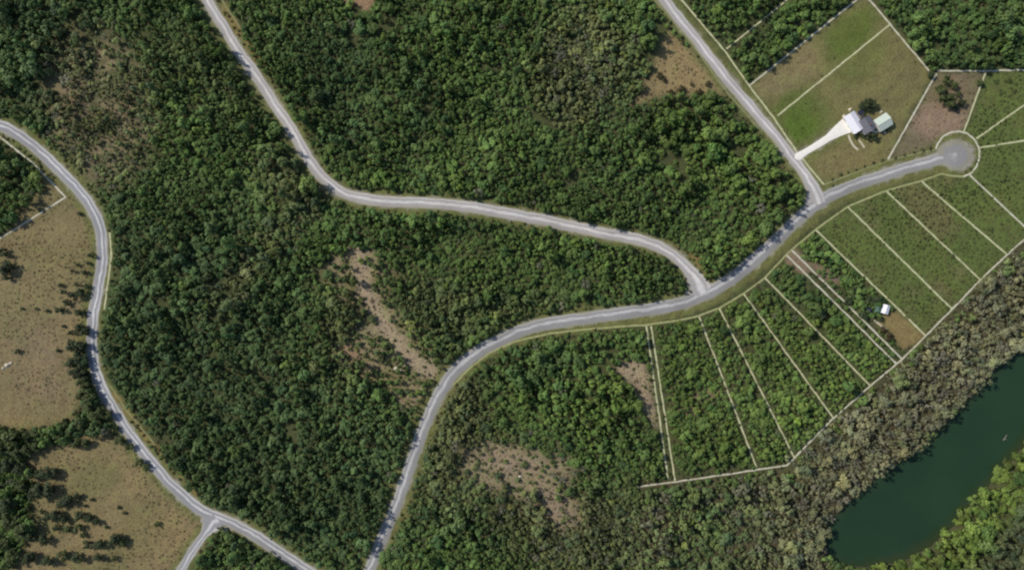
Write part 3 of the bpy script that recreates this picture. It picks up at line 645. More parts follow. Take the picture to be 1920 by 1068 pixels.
tn *= ((0.74 + .52 * rr(n)) * (.62 + .76 * sample(fnoise(GX, GY, 95, 91), wx, wy)) * 1.72)[:, None]; gy = tn.mean(1, keepdims=True); tn = (tn * .93 + gy * .07) * np.array([1.09, 1.19, .99]); tn[:, 0] *= .93 + .14 * rr(n); tn[:, 2] *= .9 + .2 * rr(n)
yell = (rr(n) < .035) & ~brown; tn[yell] = tn[yell] * np.array([1.2, 1.14, .9]); dk = rr(n) < .10; tn[dk] *= np.array([.62, .72, .8])
gq = brown & (rr(n) < .35); tn[gq] = tn[gq] * .35 + np.array([.125, .120, .098]) * (.7 + .6 * rr(int(gq.sum())))[:, None]
k = 1 - .62 * wh / CAM_H
qx, qy = 960 + (wx - 960) * k, 534 + (wy - 534) * k
ok = (sample(SOFT_DENS, wx, wy) > .05) & (sample(road_gap, qx, qy) > 2.5) & (sample(line_gap, qx, qy) > 2.4) & (sample(line_gap, wx, wy) > .82 * wr / S + 1.3)
wx, wy, wr, wh, brown, cone, tn, qx, qy, in_lots = [a[ok] for a in (wx, wy, wr, wh, brown, cone, tn, qx, qy, in_lots)]
n = len(wx)
in_view = (wx > 6) & (wx < 1914) & (wy > 6) & (wy < 1062)

def where(x, y):
    P = lambda p: bool(poly_mask(p, np.array([x]), np.array([y]))[0] > .5)
    if float(sample(far_bank, x, y)) > .5: return 'on the far river bank'
    if float(sample(bank_m, x, y)) > .5: return 'between the pale lot line and the river' if x > 1480 else 'in the scrub below the lot corner'
    if x > 1600 and y < 140: return 'in the dark wood behind the house lot'
    if x > 1250 and y < 160 and x > 1262 + y * .75: return 'in the wood above the house lot'
    if P([(1205, 612), (1395, 552), (1530, 432), (1735, 632), (1480, 872), (1266, 905)]): return 'in the narrow wooded lots above the river'
    if x > 1740: return 'beside the weedy lots at the turning circle'
    dn = line_dist(ROAD_NORTH, np.array([x]), np.array([y]))[0]
    if P(list(map(tuple, ROAD_NORTH)) + list(map(tuple, ROAD_EAST[::-1]))): return 'in the big wood between the two pale roads'
    if P([(600, 380), (692, 378), (900, 395), (1190, 450), (1300, 540), (1000, 606), (880, 660), (835, 700), (700, 500), (640, 470)]): return 'in the wooded wedge where the two roads meet'
    if x < 200 and y < 330: return 'in the top left corner wood'
    if P(list(map(tuple, ROAD_WEST)) + [(690, 1075)] + [(r_[0], r_[1]) for r_ in ROAD_MAIN[::-1] if False] + [(835, 700), (600, 350), (386, -5), (-10, -5)]): return 'in the long wood east of the grey west road'
    if x > 690 and y > 620: return 'in the wood below the main road bend'
    if y > 980 and x < 600: return 'in the small wood by the side lane'
    return 'at the edge of the dry west fields'

MARKS = [(1600, 235, 'the white garage'), (1651, 231, 'the mint shed'), (1793, 290, 'the turning circle'), (1530, 370, 'the east road junction'), (1320, 548, 'the pale road junction'), (405, 975, 'the side lane junction'), (1657, 580, 'the small cabin'), (1270, 120, 'the tan clearing by the east road'),
 (715, 560, 'the dry middle clearing'), (960, 870, 'the lower dry clearing'), (1190, 700, 'the bare patch at the double lot line'), (680, 5, 'the bare patch at the top edge'), (620, 345, 'the north road bend'), (860, 690, 'the main road bend'), (190, 460, 'the west road bend'), (170, 200, 'the brown scrub patch'), (1478, 872, 'the lowest lot corner'),
 (1735, 630, 'the lot corner below the cabin'), (1910, 455, 'the lot line at the right edge'), (1570, 1010, 'the lower end of the river'), (1690, 880, 'the middle of the river'), (1880, 690, 'the upper end of the river'), (700, 1050, 'the main road at the bottom edge'), (390, 5, 'the north road at the top edge'), (1245, 5, 'the east road at the top edge'),
 (5, 240, 'the west road at the left edge'), (1760, 133, 'the pale corner behind the soil lot'), (1212, 612, 'the top of the double lot line'), (560, 1055, 'the west road at the bottom edge'), (950, 400, 'the middle of the pale north road'), (1100, 597, 'the middle of the grey main road')]
def near(x, y):
    d, mx, my, nm = min((math.hypot(x - a, y - b), a, b, c) for a, b, c in MARKS)
    w = ('right of' if x > mx else 'left of') if abs(x - mx) > abs(y - my) else ('below' if y > my else 'above')
    return f'close {w} {nm}'.replace('close below', 'just below').replace('close above', 'just above') if d < 75 else f'{w} {nm}' if d < 170 else f'well {w} {nm}' if w not in ('above', 'below') else f'far {w} {nm}'
big = in_view & ~brown & ~cone; order = np.argsort(-(wr + 0.0) * big); own_round = []
def pick(maskv, count, min_d):
    o = np.argsort(-wr * maskv); out = []
    for i in o:
        if not maskv[i] or len(out) >= count: break
        if all((wx[i] - wx[j]) ** 2 + (wy[i] - wy[j]) ** 2 > min_d ** 2 for j in out): out.append(i)
    return out
taken = np.zeros(n, bool)
PAL = ['deep green', 'mid green', 'olive green', 'yellow green']
def hue(c):
    l = c[0] * .3 + c[1] * .6 + c[2] * .1; y_ = c[0] / c[1]
    return 'yellow green' if y_ > .8 and l > .085 else 'olive green' if y_ > .78 else 'bright green' if l > .1 else 'dark green' if l < .062 else 'mid green'
for i in pick(in_view & ~brown & ~cone, 300, 0):
    pl = near(wx[i], wy[i]); hz = hue(tn[i])
    plant('broadleaf_tree', 'round', wx[i], wy[i], wr[i] / S, wh[i], tn[i], f'large {hz} broadleaf crown {pl}', 'tree', 'broadleaf trees ' + pl); taken[i] = True
for i in pick(in_view & cone, 120, 0):
    pl = near(wx[i], wy[i])
    plant('conical_tree', 'cone', wx[i], wy[i], wr[i] / S, wh[i] * 1.15, tn[i] * .9, f'pointed {hue(tn[i])} tree {pl}', 'tree', 'pointed trees ' + pl); taken[i] = True
for i in pick(in_view & brown, 300, 0):
    pl = near(wx[i], wy[i]); sh_ = 'pale brown' if tn[i][0] > .16 else 'grey brown'
    plant('thin_leaved_tree', 'open', wx[i], wy[i], wr[i] / S, wh[i], tn[i], f'{sh_} half bare tree {pl}', 'tree', 'half bare trees ' + pl); taken[i] = True
rest = ~taken
zq = ground_height(qx, qy)
def mass(name, label, cat, sel, kx):
    c = int(sel.sum()); R_ = np.zeros((c, 3)); R_[:, 2] = RNG.random(c) * 6.28; R_[:, :2] = RNG.normal(0, .06, (c, 2))
    sc = np.stack([wr[sel] / .98 * (.9 + .2 * rr(c)), wr[sel] / .98, wh[sel] / 2.4], 1)
    pos = np.stack([(qx[sel] - 960) * S, (534 - qy[sel]) * S, zq[sel]], 1)
    scatter(name, label, cat, pos, R_, sc, RNG.integers(0, 6, c), tn[sel], PROTO[kx])
mass('forest', 'dense green young woodland covering the land between the roads', 'forest', rest & ~brown & ~cone, 'round')
mass('conical_forest', 'darker pointed young trees mixed through the woodland', 'forest', rest & cone, 'cone')
mass('bare_scrub', 'brown half bare scrub along the river and in old clearings', 'scrub', rest & brown, 'open')

# --- undergrowth: weeds on the lots, low brush at wood edges and in clearings, tussocks in the fields
def low_mass(name, label, cat, step, spacing, accept, colour, hgt, seed, widen=.62, flip=None):
    x, y, sp = darts(step, spacing, accept, seed); c = len(x); r = np.random.default_rng(seed + 1)
    R_ = np.zeros((c, 3)); R_[:, 2] = r.random(c) * 6.28
    w = sp * S * widen; sc = np.stack([w, w, hgt(x, y, r) / .8], 1)
    pos = np.stack([(x - 960) * S, (534 - y) * S, ground_height(x, y)], 1)
    scatter(name, label, cat, pos, R_, sc, r.integers(0, 6, c), colour(x, y, r), PROTO['low']); return c
def clear_of(x, y, rg=3, lg=3.2): return (sample(road_gap, x, y) > rg) & (sample(line_gap, x, y) > lg) & (sample(river_gap, x, y) > 2) & (sample(HOUSE_BOX, x, y) < .5)
def weed_col(x, y, r):
    c = np.tile(np.array((.118, .146, .052)), (len(x), 1)); b = np.clip(sample(spot(1745, 400, 70, 30, 40), x, y) * .7 + (sample(fnoise(GX * .8 + GY * .6, (GY * .8 - GX * .6) * 2.2, 60, 17), x, y) - .47) * 2.6, 0, .8)[:, None]
    c = c * (1 - b) + np.array((.165, .142, .072)) * b; c *= (.6 + .8 * r.random((len(x), 1))) * (.7 + .6 * sample(fnoise(GX * .7 + GY * .7, (GX - GY) * .25, 30, 27), x, y)[:, None]); return c
low_mass('weeds', 'rough green weeds covering the open lots by the turning circle', 'weeds', 4, lambda x, y, r: r.uniform(4.5, 9, len(x)), lambda x, y, r: (r.random(len(x)) < sample(weeds_m, x, y) * .9) & clear_of(x, y, 3, 3.0), weed_col, lambda x, y, r: r.uniform(.2, .8, len(x)) * np.clip(3.4 * sample(fnoise(GX, GY, 55, 67), x, y) - .9, .3, 1.9) * (.5 + sample(fnoise(GX, GY, 40, 63), x, y)), 201)
brush_m = np.clip(blur(1 - open_ground - weeds_m, 2).clip(0, 1) * .75 * (dens > .3) * (1 - .75 * scrub_tl) + half_open * .1, 0, 1)
def brush_col(x, y, r):
    c = sample(tone, x, y) * .95; c = c * (.7 + .6 * r.random((len(x), 1))); b = (r.random(len(x)) < .2); c[b] = np.array((.15, .12, .065)) * (.7 + .5 * r.random((b.sum(), 1))); return c
low_mass('undergrowth', 'low brush filling gaps beneath and around the young trees', 'undergrowth', 6, lambda x, y, r: r.uniform(5.5, 9, len(x)), lambda x, y, r: (r.random(len(x)) < sample(brush_m, x, y)) & clear_of(x, y, 4, 3.6), brush_col, lambda x, y, r: r.uniform(.5, 1.3, len(x)), 211)
tuss_m = np.clip((m['fw'] + m['fs'] + m['cn'] + half_open * 1.6 + m['hl'] * .03 + m['sl'] * .3 + scrub_tl * 1.2) * .35 * (.3 + 1.2 * wob2), 0, 1)
def tuss_col(x, y, r):
    c = sample(GROUND_RGB, x, y) * (.75 + .5 * r.random((len(x), 1))); gsel = r.random(len(x)) < .3; c[gsel] = np.array((.12, .12, .052)) * (.7 + .6 * r.random((gsel.sum(), 1))); return c
low_mass('tussocks', 'short dry tussocks dotted over the bare fields and clearings', 'grass', 5, lambda x, y, r: r.uniform(3.5, 6.5, len(x)), lambda x, y, r: (r.random(len(x)) < sample(tuss_m, x, y)) & clear_of(x, y, 2, 3.2), tuss_col, lambda x, y, r: r.uniform(.08, .32, len(x)), 221)

# --- trees and shrubs standing free in the fields, one by one
FREE = []
def z5(*a): return [(x / 2.967, 360 + y / 2.967, r) for x, y, r in a]
def z9(*a): return [(x / 2.967, 708 + y / 2.967, r) for x, y, r in a]
ROADSIDE = z5((500, 350, 8), (430, 405, 4), (490, 395, 4.5), (400, 437, 6), (465, 447, 6), (335, 517, 5), (420, 510, 6), (480, 525, 6), (350, 555, 6), (400, 575, 11), (440, 560, 10), (365, 612, 7), (340, 655, 8), (316, 655, 6), (430, 670, 8), (465, 660, 6), (440, 755, 10), (470, 775, 10), (390, 780, 7), (395, 850, 13), (440, 862, 13), (470, 845, 9), (430, 920, 12), (395, 950, 12), (455, 965, 12), (415, 1010, 12), (460, 1025, 12))
ALONE = z5((260, 660, 4), (350, 745, 4), (320, 880, 4.5), (95, 885, 6), (12, 335, 10), (20, 415, 14), (30, 460, 10), (70, 420, 5), (440, 120, 5), (200, 648, 3.5), (120, 648, 3.5))
HEDGE = z9((150, 330, 10), (205, 310, 10), (237, 300, 9), (270, 325, 8), (330, 320, 10), (360, 250, 10), (420, 200, 8), (440, 260, 12), (500, 160, 12), (520, 212, 12), (560, 190, 11), (600, 205, 9), (480, 60, 12), (500, 112, 12), (440, 100, 8), (450, 20, 11), (530, 260, 9), (390, 300, 9), (420, 362, 11), (475, 362, 9), (60, 340, 18), (15, 400, 18), (100, 420, 14), (150, 400, 12), (200, 385, 10), (15, 320, 12))
GROVE = z9((110, 510, 14), (45, 480, 16), (180, 535, 12), (250, 530, 14), (300, 520, 9), (110, 600, 14), (200, 632, 17), (262, 622, 14), (40, 700, 16), (370, 680, 12), (335, 700, 10), (430, 660, 8), (310, 765, 12), (258, 772, 10), (360, 790, 8), (440, 770, 10), (490, 782, 9), (530, 803, 8), (310, 832, 7), (370, 842, 8), (430, 832, 9), (460, 872, 6), (480, 930, 9), (550, 930, 11), (640, 900, 13), (675, 920, 9), (120, 850, 18), (60, 800, 16), (170, 885, 12), (240, 902, 11), (20, 760, 14), (540, 1000, 9), (630, 1005, 6), (150, 725, 6), (95, 660, 6), (510, 675, 4), (470, 712, 4), (230, 745, 5), (60, 1000, 15), (160, 1000, 13), (260, 1020, 12), (350, 990, 12), (430, 1000, 11), (20, 920, 12), (590, 830, 4), (660, 720, 4), (690, 750, 4))
VERGE = z9((665, 350, 10), (715, 382, 9), (770, 470, 10), (812, 495, 8), (640, 280, 7), (870, 815, 6))
DARK = np.array((.058, .080, .036)); MIDG = np.array((.085, .112, .040))
ORD = ['first', 'second', 'third', 'fourth', 'fifth', 'sixth', 'seventh', 'eighth', 'ninth', 'tenth', 'eleventh', 'twelfth', 'thirteenth', 'fourteenth', 'fifteenth', 'sixteenth', 'seventeenth', 'eighteenth', 'nineteenth', 'twentieth', 'twenty first', 'twenty second', 'twenty third', 'twenty fourth', 'twenty fifth', 'twenty sixth']
def ordinal(lst, key, size):
    out = {}; cnt = {}
    for p in sorted(lst, key=key):
        z = size(p[2]); cnt[z] = cnt.get(z, 0) + 1; out[p] = f'{ORD[cnt[z] - 1]} {z}'
    return out
O1 = ordinal(ROADSIDE, lambda p: p[1], lambda r: 'big' if r > 11 else 'mid sized' if r > 7 else 'small'); O2 = ordinal(HEDGE, lambda p: p[0], lambda r: 'tall' if r > 11 else 'short'); O3 = ordinal(GROVE, lambda p: p[1], lambda r: 'large' if r > 13 else 'mid sized' if r > 9.5 else 'smallish' if r > 6.5 else 'tiny')
for k_, (x, y, r_) in enumerate(ROADSIDE):
    lab = f'{O1[(x, y, r_)]} shrub from the top along the field edge west of the grey road'
    # if r_ > 11 else "mid sized" if r_ > 7 else "small"} shrub on the dry field edge just west of the grey road'
    plant('field_shrub', 'round' if k_ % 3 else 'cone', x, y, r_, max(1.6, r_ * S * 1.75), DARK * random.uniform(.75, 1.2), lab, 'shrub', 'shrubs along the field side of the west road')
UNIQ = ['tiny shrub in the dry west field, left of the roadside shrubs', 'tiny shrub in the dry west field close to the clump at the road', 'small shrub at the brown lower half of the west field by the roadside trees', 'small dark shrub above the pale rocks in the west field',
        'upper of the dark trees cut by the left edge of the west field', 'largest dark tree at the left edge of the west field', 'lower of the dark trees at the left edge of the west field', 'small bush just right of the dark trees at the field left edge', 'lone bush near the top corner of the west field beside the road bend', 'right one of two tiny bushes in the middle of the west field', 'left one of two tiny bushes in the middle of the west field']
for (x, y, r_), lab in zip(ALONE, UNIQ): plant('field_shrub', 'round', x, y, r_, max(1.3, r_ * S * 1.5), DARK * random.uniform(.8, 1.1), lab, 'shrub')
for x, y, r_ in HEDGE: plant('hedgerow_tree', 'round', x, y, r_, r_ * S * 1.9, MIDG * random.uniform(.75, 1.15), f'{O2[(x, y, r_)]} tree from the left in the hedgerow between the west fields', 'tree', 'hedgerow between the two dry west fields')
for x, y, r_ in GROVE:
    lab = f'{O3[(x, y, r_)]} dark tree from the top scattered over the lower left field'
    plant('field_tree', 'round', x, y, r_, max(1.4, r_ * S * 1.7), (DARK if random.random() < .7 else MIDG) * random.uniform(.75, 1.15), lab, 'tree', 'trees scattered over the lower left field')
for (x, y, r_), lab in zip(VERGE, ['upper roadside tree left of the grey road below the hedgerow', 'roadside tree touching the grey road just below the hedgerow', 'lower roadside tree left of the grey road in the bottom field', 'lowest roadside tree beside the grey road in the bottom field', 'bush at the hedgerow corner beside the grey road', 'sparse olive bush in the open middle of the bottom field']):
    plant('field_tree', 'round', x, y, r_, r_ * S * 1.5, MIDG * random.uniform(.8, 1.1), lab, 'tree')
YARD = [(1616, 199, 8, DARK, 'left tree of the dark clump behind the house'), (1627, 193, 11, DARK * .8, 'largest dark tree of the clump behind the house'), (1637, 196, 9, DARK, 'right tree of the dark clump behind the house'), (1630, 203, 7, DARK * .8, 'lower tree of the dark clump behind the house'),
        (1618, 252, 6, MIDG * .9, 'left green shrub in front of the slate roofed house'), (1629, 255, 7, DARK * .9, 'middle dark shrub in front of the slate roofed house'), (1640, 255, 8, DARK * .75, 'right dark shrub between the house and the mint shed'), (1622, 225, 4, MIDG, 'small green bush between the house and the mint shed'), (1604, 256, 4, DARK, 'small bush beside the garden path'), (1665, 243, 4, DARK, 'bush at the lower right corner of the mint shed'),
        (1772, 178, 16, MIDG * .85, 'wide green tree on the bare soil lot'), (1783, 192, 12, MIDG, 'lower green tree on the bare soil lot'), (1762, 165, 8, MIDG * .9, 'upper small tree on the bare soil lot'), (1804, 192, 8, DARK * .7, 'dark bush near the lot line on the bare soil lot'), (1746, 140, 7, DARK, 'dark tree at the corner where pale lot lines meet behind the house')]
YARD += [(1790, 160, 8, MIDG * 1.1, 'small tree near the top lot line of the soil lot'), (1776, 150, 9, MIDG * .95, 'topmost wide bush on the soil lot'), (1797, 176, 6, MIDG, 'small bush right of the wide tree on the soil lot'), (1792, 203, 6, DARK * .8, 'lowest dark bush on the soil lot'), (1838, 155, 7, MIDG, 'bush against the right lot line of the soil lot')]
for q_, (x, y) in enumerate([(1562, 336), (1578, 329), (1592, 324), (1607, 318), (1622, 312), (1640, 306), (1656, 301), (1680, 296), (1698, 291), (1716, 287), (1733, 283), (1746, 279)]):
    plant('hedge_bush', 'low', x, y - 1, random.uniform(3.5, 5.5), random.uniform(1.6, 2.4), DARK * random.uniform(.8, 1.2), f'{["first", "second", "third", "fourth", "fifth", "sixth", "seventh", "eighth", "ninth", "tenth", "eleventh", "twelfth"][q_]} low bush from the left along the grey road below the house', 'bush', 'low bushes along the road below the house')
for x, y, r_, c_, lab in YARD: plant('garden_tree', 'round', x, y, r_, r_ * S * 1.7, c_, lab, 'tree')
for x, y, r_, lab in [(1812, 352, 8, 'dark shrub patch at the top of the weedy lot below the turning circle'), (1826, 362, 9, 'larger dark shrub at the top of the weedy lot below the turning circle'), (1836, 350, 6, 'shrub beside the lot line just below the turning circle'), (1870, 155, 9, 'shrub in the upper weedy lot right of the soil lot'), (1893, 150, 10, 'rightmost big shrub in the upper weedy lot'), (1880, 175, 8, 'lower shrub in the upper weedy lot'), (1905, 172, 8, 'shrub near the right edge in the upper weedy lot'), (1566, 425, 6, 'small shrub in the first weedy lot near the road'), (1600, 470, 7, 'shrub midway down the first weedy lot'), (1745, 560, 7, 'shrub low in the second weedy lot'), (1790, 480, 8, 'shrub low in the third weedy lot'), (1700, 400, 7, 'shrub in the brownish part of the weedy lots'), (1860, 430, 7, 'shrub in the last weedy lot near the right edge'), (1620, 520, 6, 'shrub beside the lot line above the cabin')]:
    plant('lot_shrub', 'low', x, y, r_, r_ * S * .75, MIDG * random.uniform(.75, 1.1), lab, 'shrub')
CAB = [(1630, 563, 11, 'tree above the small cabin, left one'), (1645, 562, 10, 'tree above the small cabin, right one'), (1620, 590, 10, 'tree left of the teal canopy by the cabin'), (1652, 598, 6, 'low bush below the small white cabin'), (1655, 617, 7, 'brown bush in the tan clearing, upper one'), (1668, 630, 9, 'brown bush in the tan clearing, lower one'), (1600, 548, 11, 'dark tree beside the double lot line above the cabin'), (1590, 565, 9, 'dark tree left of the cabin clearing near the double line')]
for x, y, r_, lab in CAB: plant('lot_tree', 'round', x, y, r_, r_ * S * 1.3, (DARK * 1.1 if 'brown' not in lab else np.array((.09, .07, .035))), lab, 'tree')
CL = [(1237, 142, 7, 'left'), (1246, 150, 5, 'lower left'), (1278, 167, 8, 'middle'), (1297, 158, 4, 'upper'), (1327, 157, 6, 'right'), (1310, 172, 7, 'lower'), (1282, 80, 5, 'top'), (1258, 172, 5, 'lower edge')]
for x, y, r_, w_ in CL: plant('clearing_shrub', 'round', x, y, r_, r_ * S * 1.4, np.array((.085, .075, .035)), f'{w_} dark shrub in the tan clearing beside the pale east road', 'shrub')

# ------------------------------------------------------------------ buildings
def frame_at(name, px, py, ang_deg): return empty(name, W(px, py, 0), math.radians(ang_deg))
A = 32.0         # the house stands square to its driveway
def gable(root, lx, ly, wall_h, rise, over, roof_mat, wall_mat, seams, ridge_name='ridge_cap', chimney=False, doors=(), windows=()):
    """long axis y, ridge along y; slopes face -x and +x"""
    hx, hy = lx / 2, ly / 2
    MB().add([(-hx, -hy, -.1), (hx, -hy, -.1), (hx, hy, -.1), (-hx, hy, -.1), (-hx, -hy, wall_h), (hx, -hy, wall_h), (hx, hy, wall_h), (-hx, hy, wall_h), (0, -hy, wall_h + rise), (0, hy, wall_h + rise)],
             [(0, 1, 5, 4), (2, 3, 7, 6), (1, 2, 6, 5), (3, 0, 4, 7), (4, 5, 8), (6, 7, 9)]).build('wall', wall_mat, root)
    ox, oy = hx + over, hy + over; ze = wall_h - rise * over / hx; t = .16
    roof = MB()
    for s in (-1, 1):
        v = [(0, -oy, wall_h + rise + .05), (0, oy, wall_h + rise + .05), (s * ox, oy, ze + .05), (s * ox, -oy, ze + .05)]
        v += [(a, b, c + t) for a, b, c in v]; fs = [(0, 1, 2, 3), (7, 6, 5, 4), (0, 4, 5, 1), (1, 5, 6, 2), (2, 6, 7, 3), (3, 7, 4, 0)]
        roof.add(v, fs if s < 0 else [tuple(reversed(q)) for q in fs])
    rf = roof.build('roof', roof_mat, root)
    if seams:
        nrm = rise / hx
        for s in (-1, 1):
            y = -oy + .3
            b = MB()
            while y < oy - .1:
                v = []
                for x, z in ((.1, wall_h + rise - .1 * nrm), (ox - .02, ze + .02 * nrm)):
                    v += [(s * x, y - .03, z + .2), (s * x, y + .03, z + .2), (s * x, y + .03, z + .29), (s * x, y - .03, z + .29)]
                b.add(v, [(0, 1, 2, 3), (4, 7, 6, 5), (0, 4, 5, 1), (1, 5, 6, 2), (2, 6, 7, 3), (3, 7, 4, 0)]); y += seams
            b.build('roof_seams', roof_mat, rf)['kind'] = 'stuff'
    else:                                   # shingle courses
        nrm = rise / hx
        for s in (-1, 1):
            b = MB()
            for q in range(1, int(ox / .35)):
                x0, x1 = q * .35 - .33, q * .35; z0 = wall_h + rise - nrm * x0; z1 = wall_h + rise - nrm * x1
                b.add([(s * x0, -oy + .02, z0 + .215), (s * x0, oy - .02, z0 + .215), (s * x1, oy - .02, z1 + .25), (s * x1, -oy + .02, z1 + .25), (s * x1, -oy + .02, z1 + .2), (s * x1, oy - .02, z1 + .2)], [(0, 1, 2, 3), (3, 2, 5, 4)])
            b.build('shingle_courses', roof_mat, rf)['kind'] = 'stuff'
    MB().box(-.14, .14, -oy, oy, wall_h + rise + .2, wall_h + rise + .3).build(ridge_name, roof_mat, rf)
    for s in (-1, 1): MB().box(s * ox - .07, s * ox + .07, -oy + .05, oy - .05, ze - .02, ze + .1).build('gutter', M['trim'], root)
    if chimney:
        c = MB().box(.5, 1.1, -1.2, -.5, wall_h, wall_h + rise + .9).build('chimney', M['brick'], rf)
    for (side, pos, w, h, mt, nm) in doors:
        d = panel_on(root, side, pos, 0, w, h, hx, hy, mt, nm)
        kb = MB()
        if side in ('-x', '+x'):
            q = -1 if side == '-x' else 1; kb.box(q * (hx + .1) - .04, q * (hx + .1) + .04, pos + w * .35, pos + w * .35 + .1, 1.0, 1.1)
        else:
            q = -1 if side == '-y' else 1; kb.box(pos + w * .35, pos + w * .35 + .1, q * (hy + .1) - .04, q * (hy + .1) + .04, 1.0, 1.1)
        kb.build('handle', M['trim'], d)
    for (side, pos, z, w, h) in windows:
        fr = panel_on(root, side, pos, z - .06, w + .16, h + .12, hx, hy, M['trim'], 'window')
        panel_on(fr, side, pos, z, w, h, hx + .03, hy + .03, M['glass'], 'pane')
def panel_on(parent, side, pos, z, w, h, hx, hy, mt, nm):
    b = MB()
    if side in ('-x', '+x'):
        q = -1 if side == '-x' else 1; a, c = sorted((q * (hx - .03), q * (hx + .06))); b.box(a, c, pos - w / 2, pos + w / 2, z, z + h)
    else:
        q = -1 if side == '-y' else 1; a, c = sorted((q * (hy - .03), q * (hy + .06))); b.box(pos - w / 2, pos + w / 2, a, c, z, z + h)
    return b.build(nm, mt, parent)

gar = frame_at('garage', 1597.5, 231.5, A); tag(gar, 'garage with bright white metal roof at the end of the driveway', 'garage')
gable(gar, 6.2, 10.6, 2.7, 1.1, .35, M['white_metal'], M['siding'], .95, doors=[('-x', -2.4, 2.6, 2.2, M['trim'], 'garage_door'), ('-x', 1.2, 2.6, 2.2, M['trim'], 'garage_door'), ('-y', .5, .95, 2.05, M['door'], 'door')], windows=[('+y', 0, 1, 1.2, 1.0), ('-x', 4.1, 1, .9, 1.0)])
hs = frame_at('house', 1621.0, 236.0, A); tag(hs, 'house with dark blue grey shingle roof between white garage and mint shed', 'house')
gable(hs, 7.2, 7.6, 2.8, 1.8, .4, M['slate'], M['siding'], 0, chimney=True, doors=[('-y', .4, 1.0, 2.1, M['door'], 'door'), ('+x', 1.4, 1.6, 2.1, M['glass'], 'door')], windows=[('-y', -2.3, .9, 1.2, 1.2), ('-y', 2.6, .9, 1.2, 1.2), ('+x', -2, .9, 1.3, 1.2), ('+y', -1.8, .9, 1.2, 1.1), ('+y', 1.8, .9, 1.2, 1.1)])
pc = frame_at('back_porch', 1611.5, 215.5, A); tag(pc, 'small back porch with dark roof and grey deck behind the garage', 'porch')
MB().box(-1.7, 1.7, -2.2, 2.2, 0.05, .4).build('deck', M['wood'], pc)
MB().add([(-1.7, -.2, 2.5), (1.7, -.2, 2.5), (1.7, 2.3, 2.8), (-1.7, 2.3, 2.8), (-1.7, -.2, 2.62), (1.7, -.2, 2.62), (1.7, 2.3, 2.92), (-1.7, 2.3, 2.92)], [(3, 2, 1, 0), (4, 5, 6, 7), (0, 1, 5, 4), (1, 2, 6, 5), (2, 3, 7, 6), (3, 0, 4, 7)]).build('roof', M['navy'], pc)
for sx in (-1.55, 1.55):
    for sy in (-.05, 2.1): MB().box(sx - .07, sx + .07, sy - .07, sy + .07, .4, 2.55).build('post', M['trim'], pc)
sh = frame_at('metal_shed', 1651.5, 231.5, A + 90); tag(sh, 'pale mint metal roofed shed to the right of the house', 'shed')
gable(sh, 7.0, 7.8, 2.9, 1.35, .3, M['mint_metal'], M['siding'], .75, doors=[('+y', -.8, 3.0, 2.5, M['trim'], 'roller_door'), ('+x', 2.2, .95, 2.05, M['door'], 'door')], windows=[('-x', 0, 1.0, 1.3, 1.0), ('-x', 2.4, 1.0, 1.0, 1.0)])
wk = frame_at('walkway', 1637, 246, -20); tag(wk, kind='structure')
for q in range(7): MB().box(-2.6 + q * .75, -2.6 + q * .75 + .68, -.6, .6, .02, .12).build('paving_slab', M['concrete'], wk)

cb = frame_at('cabin', 1657, 579.5, -18); tag(cb, 'small cabin with white roof in the tan clearing beside the lot line', 'cabin')
gable(cb, 3.4, 4.6, 2.2, .7, .25, M['white_metal'], M['siding'], .6, doors=[('-x', -.8, .9, 1.95, M['door'], 'door')], windows=[('-y', 0, 1.0, .8, .8), ('-x', 1.1, 1.0, .8, .8)])
tc = frame_at('canopy', 1643.5, 579, -12); tag(tc, 'teal canvas canopy on posts between the white cabin and navy hut', 'canopy')
MB().add([(-1.9, -2.1, 2.1), (1.9, -2.1, 2.1), (1.9, 2.1, 2.1), (-1.9, 2.1, 2.1), (0, -1.2, 2.9), (0, 1.2, 2.9)], [(0, 1, 4), (1, 2, 5, 4), (2, 3, 5), (3, 0, 4, 5)]).build('canvas', M['teal'], tc)
for sx in (-1.8, 1.8):
    for sy in (-2, 2): MB().tube([(sx, sy, -.05), (sx, sy, 2.12)], [.05, .05], 6).build('post', M['trim'], tc)
hu = frame_at('hut', 1627.5, 580, 8); tag(hu, 'tiny dark navy roofed hut left of the teal canopy', 'hut')
gable(hu, 2.1, 2.9, 1.9, .45, .15, M['navy'], M['wood'], .5, doors=[('+x', 0, .8, 1.75, M['wood'], 'door')])
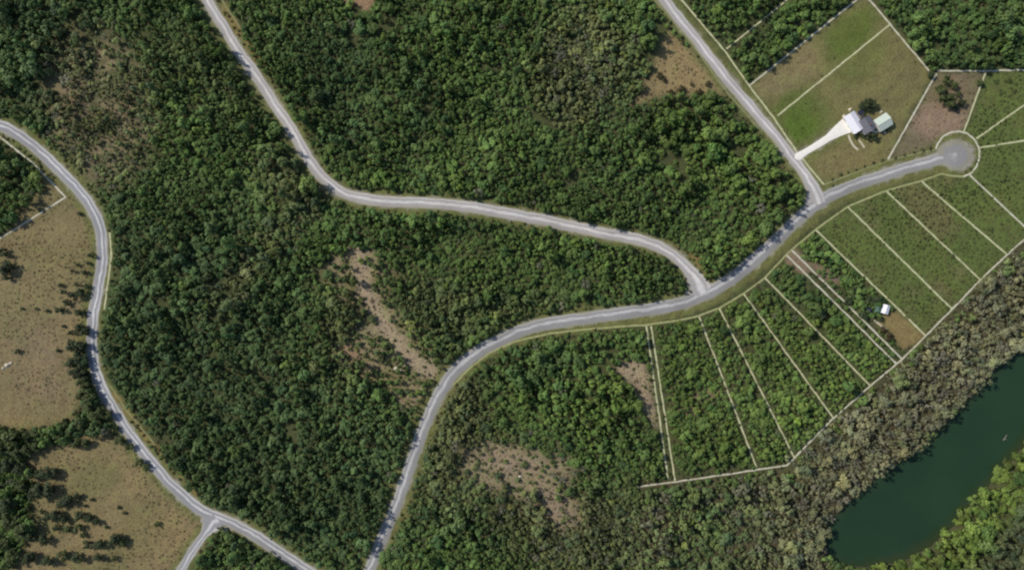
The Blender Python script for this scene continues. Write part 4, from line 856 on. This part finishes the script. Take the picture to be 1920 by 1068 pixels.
pth = ribbon('cabin_path', smooth([(1632, 592), (1640, 600), (1652, 610), (1662, 616)], 3), 1.6, .05, M['path'], .03, 5, seed=19)

# ------------------------------------------------------------------ rocks
def rock(px, py, r_m, label, seed, group=None):
    r = np.random.default_rng(seed); v = []; f = []; nlat, nlon = 5, 9
    for i in range(nlat + 1):
        th = math.pi * i / nlat
        for j in range(nlon):
            a = 2 * math.pi * j / nlon; k = r_m * (.8 + .4 * r.random()); v.append((k * math.sin(th) * math.cos(a) * 1.15, k * math.sin(th) * math.sin(a) * .9, .25 * r_m + k * .62 * math.cos(th)))
    for i in range(nlat):
        for j in range(nlon): f.append((i * nlon + j, (i + 1) * nlon + j, (i + 1) * nlon + (j + 1) % nlon, i * nlon + (j + 1) % nlon))
    o = new_obj('boulder', mesh('boulder', v, f), None, M['rock']); o.location = W(px, py, 0); o.rotation_euler = (0, 0, r.random() * 6); tag(o, label, 'boulder', group)
for a in [(1594, 205.5, 1.0, 'cream boulder on the lawn above the garage, upper one'), (1582.5, 219, 1.1, 'cream boulder on the lawn left of the garage'), (1651.5, 210, .9, 'cream boulder just above the mint shed'), (1659, 249, .8, 'pale boulder below the mint shed'),
          (14, 684, 1.3, 'larger pale rock lying in the west field'), (21, 680, .9, 'smaller pale rock beside the larger one in the west field'), (6, 690, .8, 'pale rock at the left of the west field pair'), (742, 690, 1.1, 'pale rock in the middle clearing, left one'), (750, 694, .8, 'pale rock in the middle clearing, right one'), (8, 1013, 1.0, 'pale rock near the bottom left corner trees'), (4, 905, 1.4, 'large pale rock cut by the left edge among dark trees'), (975, 893, .9, 'pale rock in the lower dry clearing')]:
    rock(*a[:3], a[3], int(a[0]))
snag = MB().tube([W(1884, 826, -1.5), W(1886, 822, -1.0), W(1890, 815, -.9)], [.2, .16, .08], 6).tube([W(1886, 822, -1.05), W(1889, 824, -.5)], [.1, .04], 5).build('driftwood', M['wood']); tag(snag, 'pale driftwood snag in the river near the right bank', 'driftwood')
print('trees', n, 'taken', int(taken.sum()), 'objects', len(bpy.data.objects))
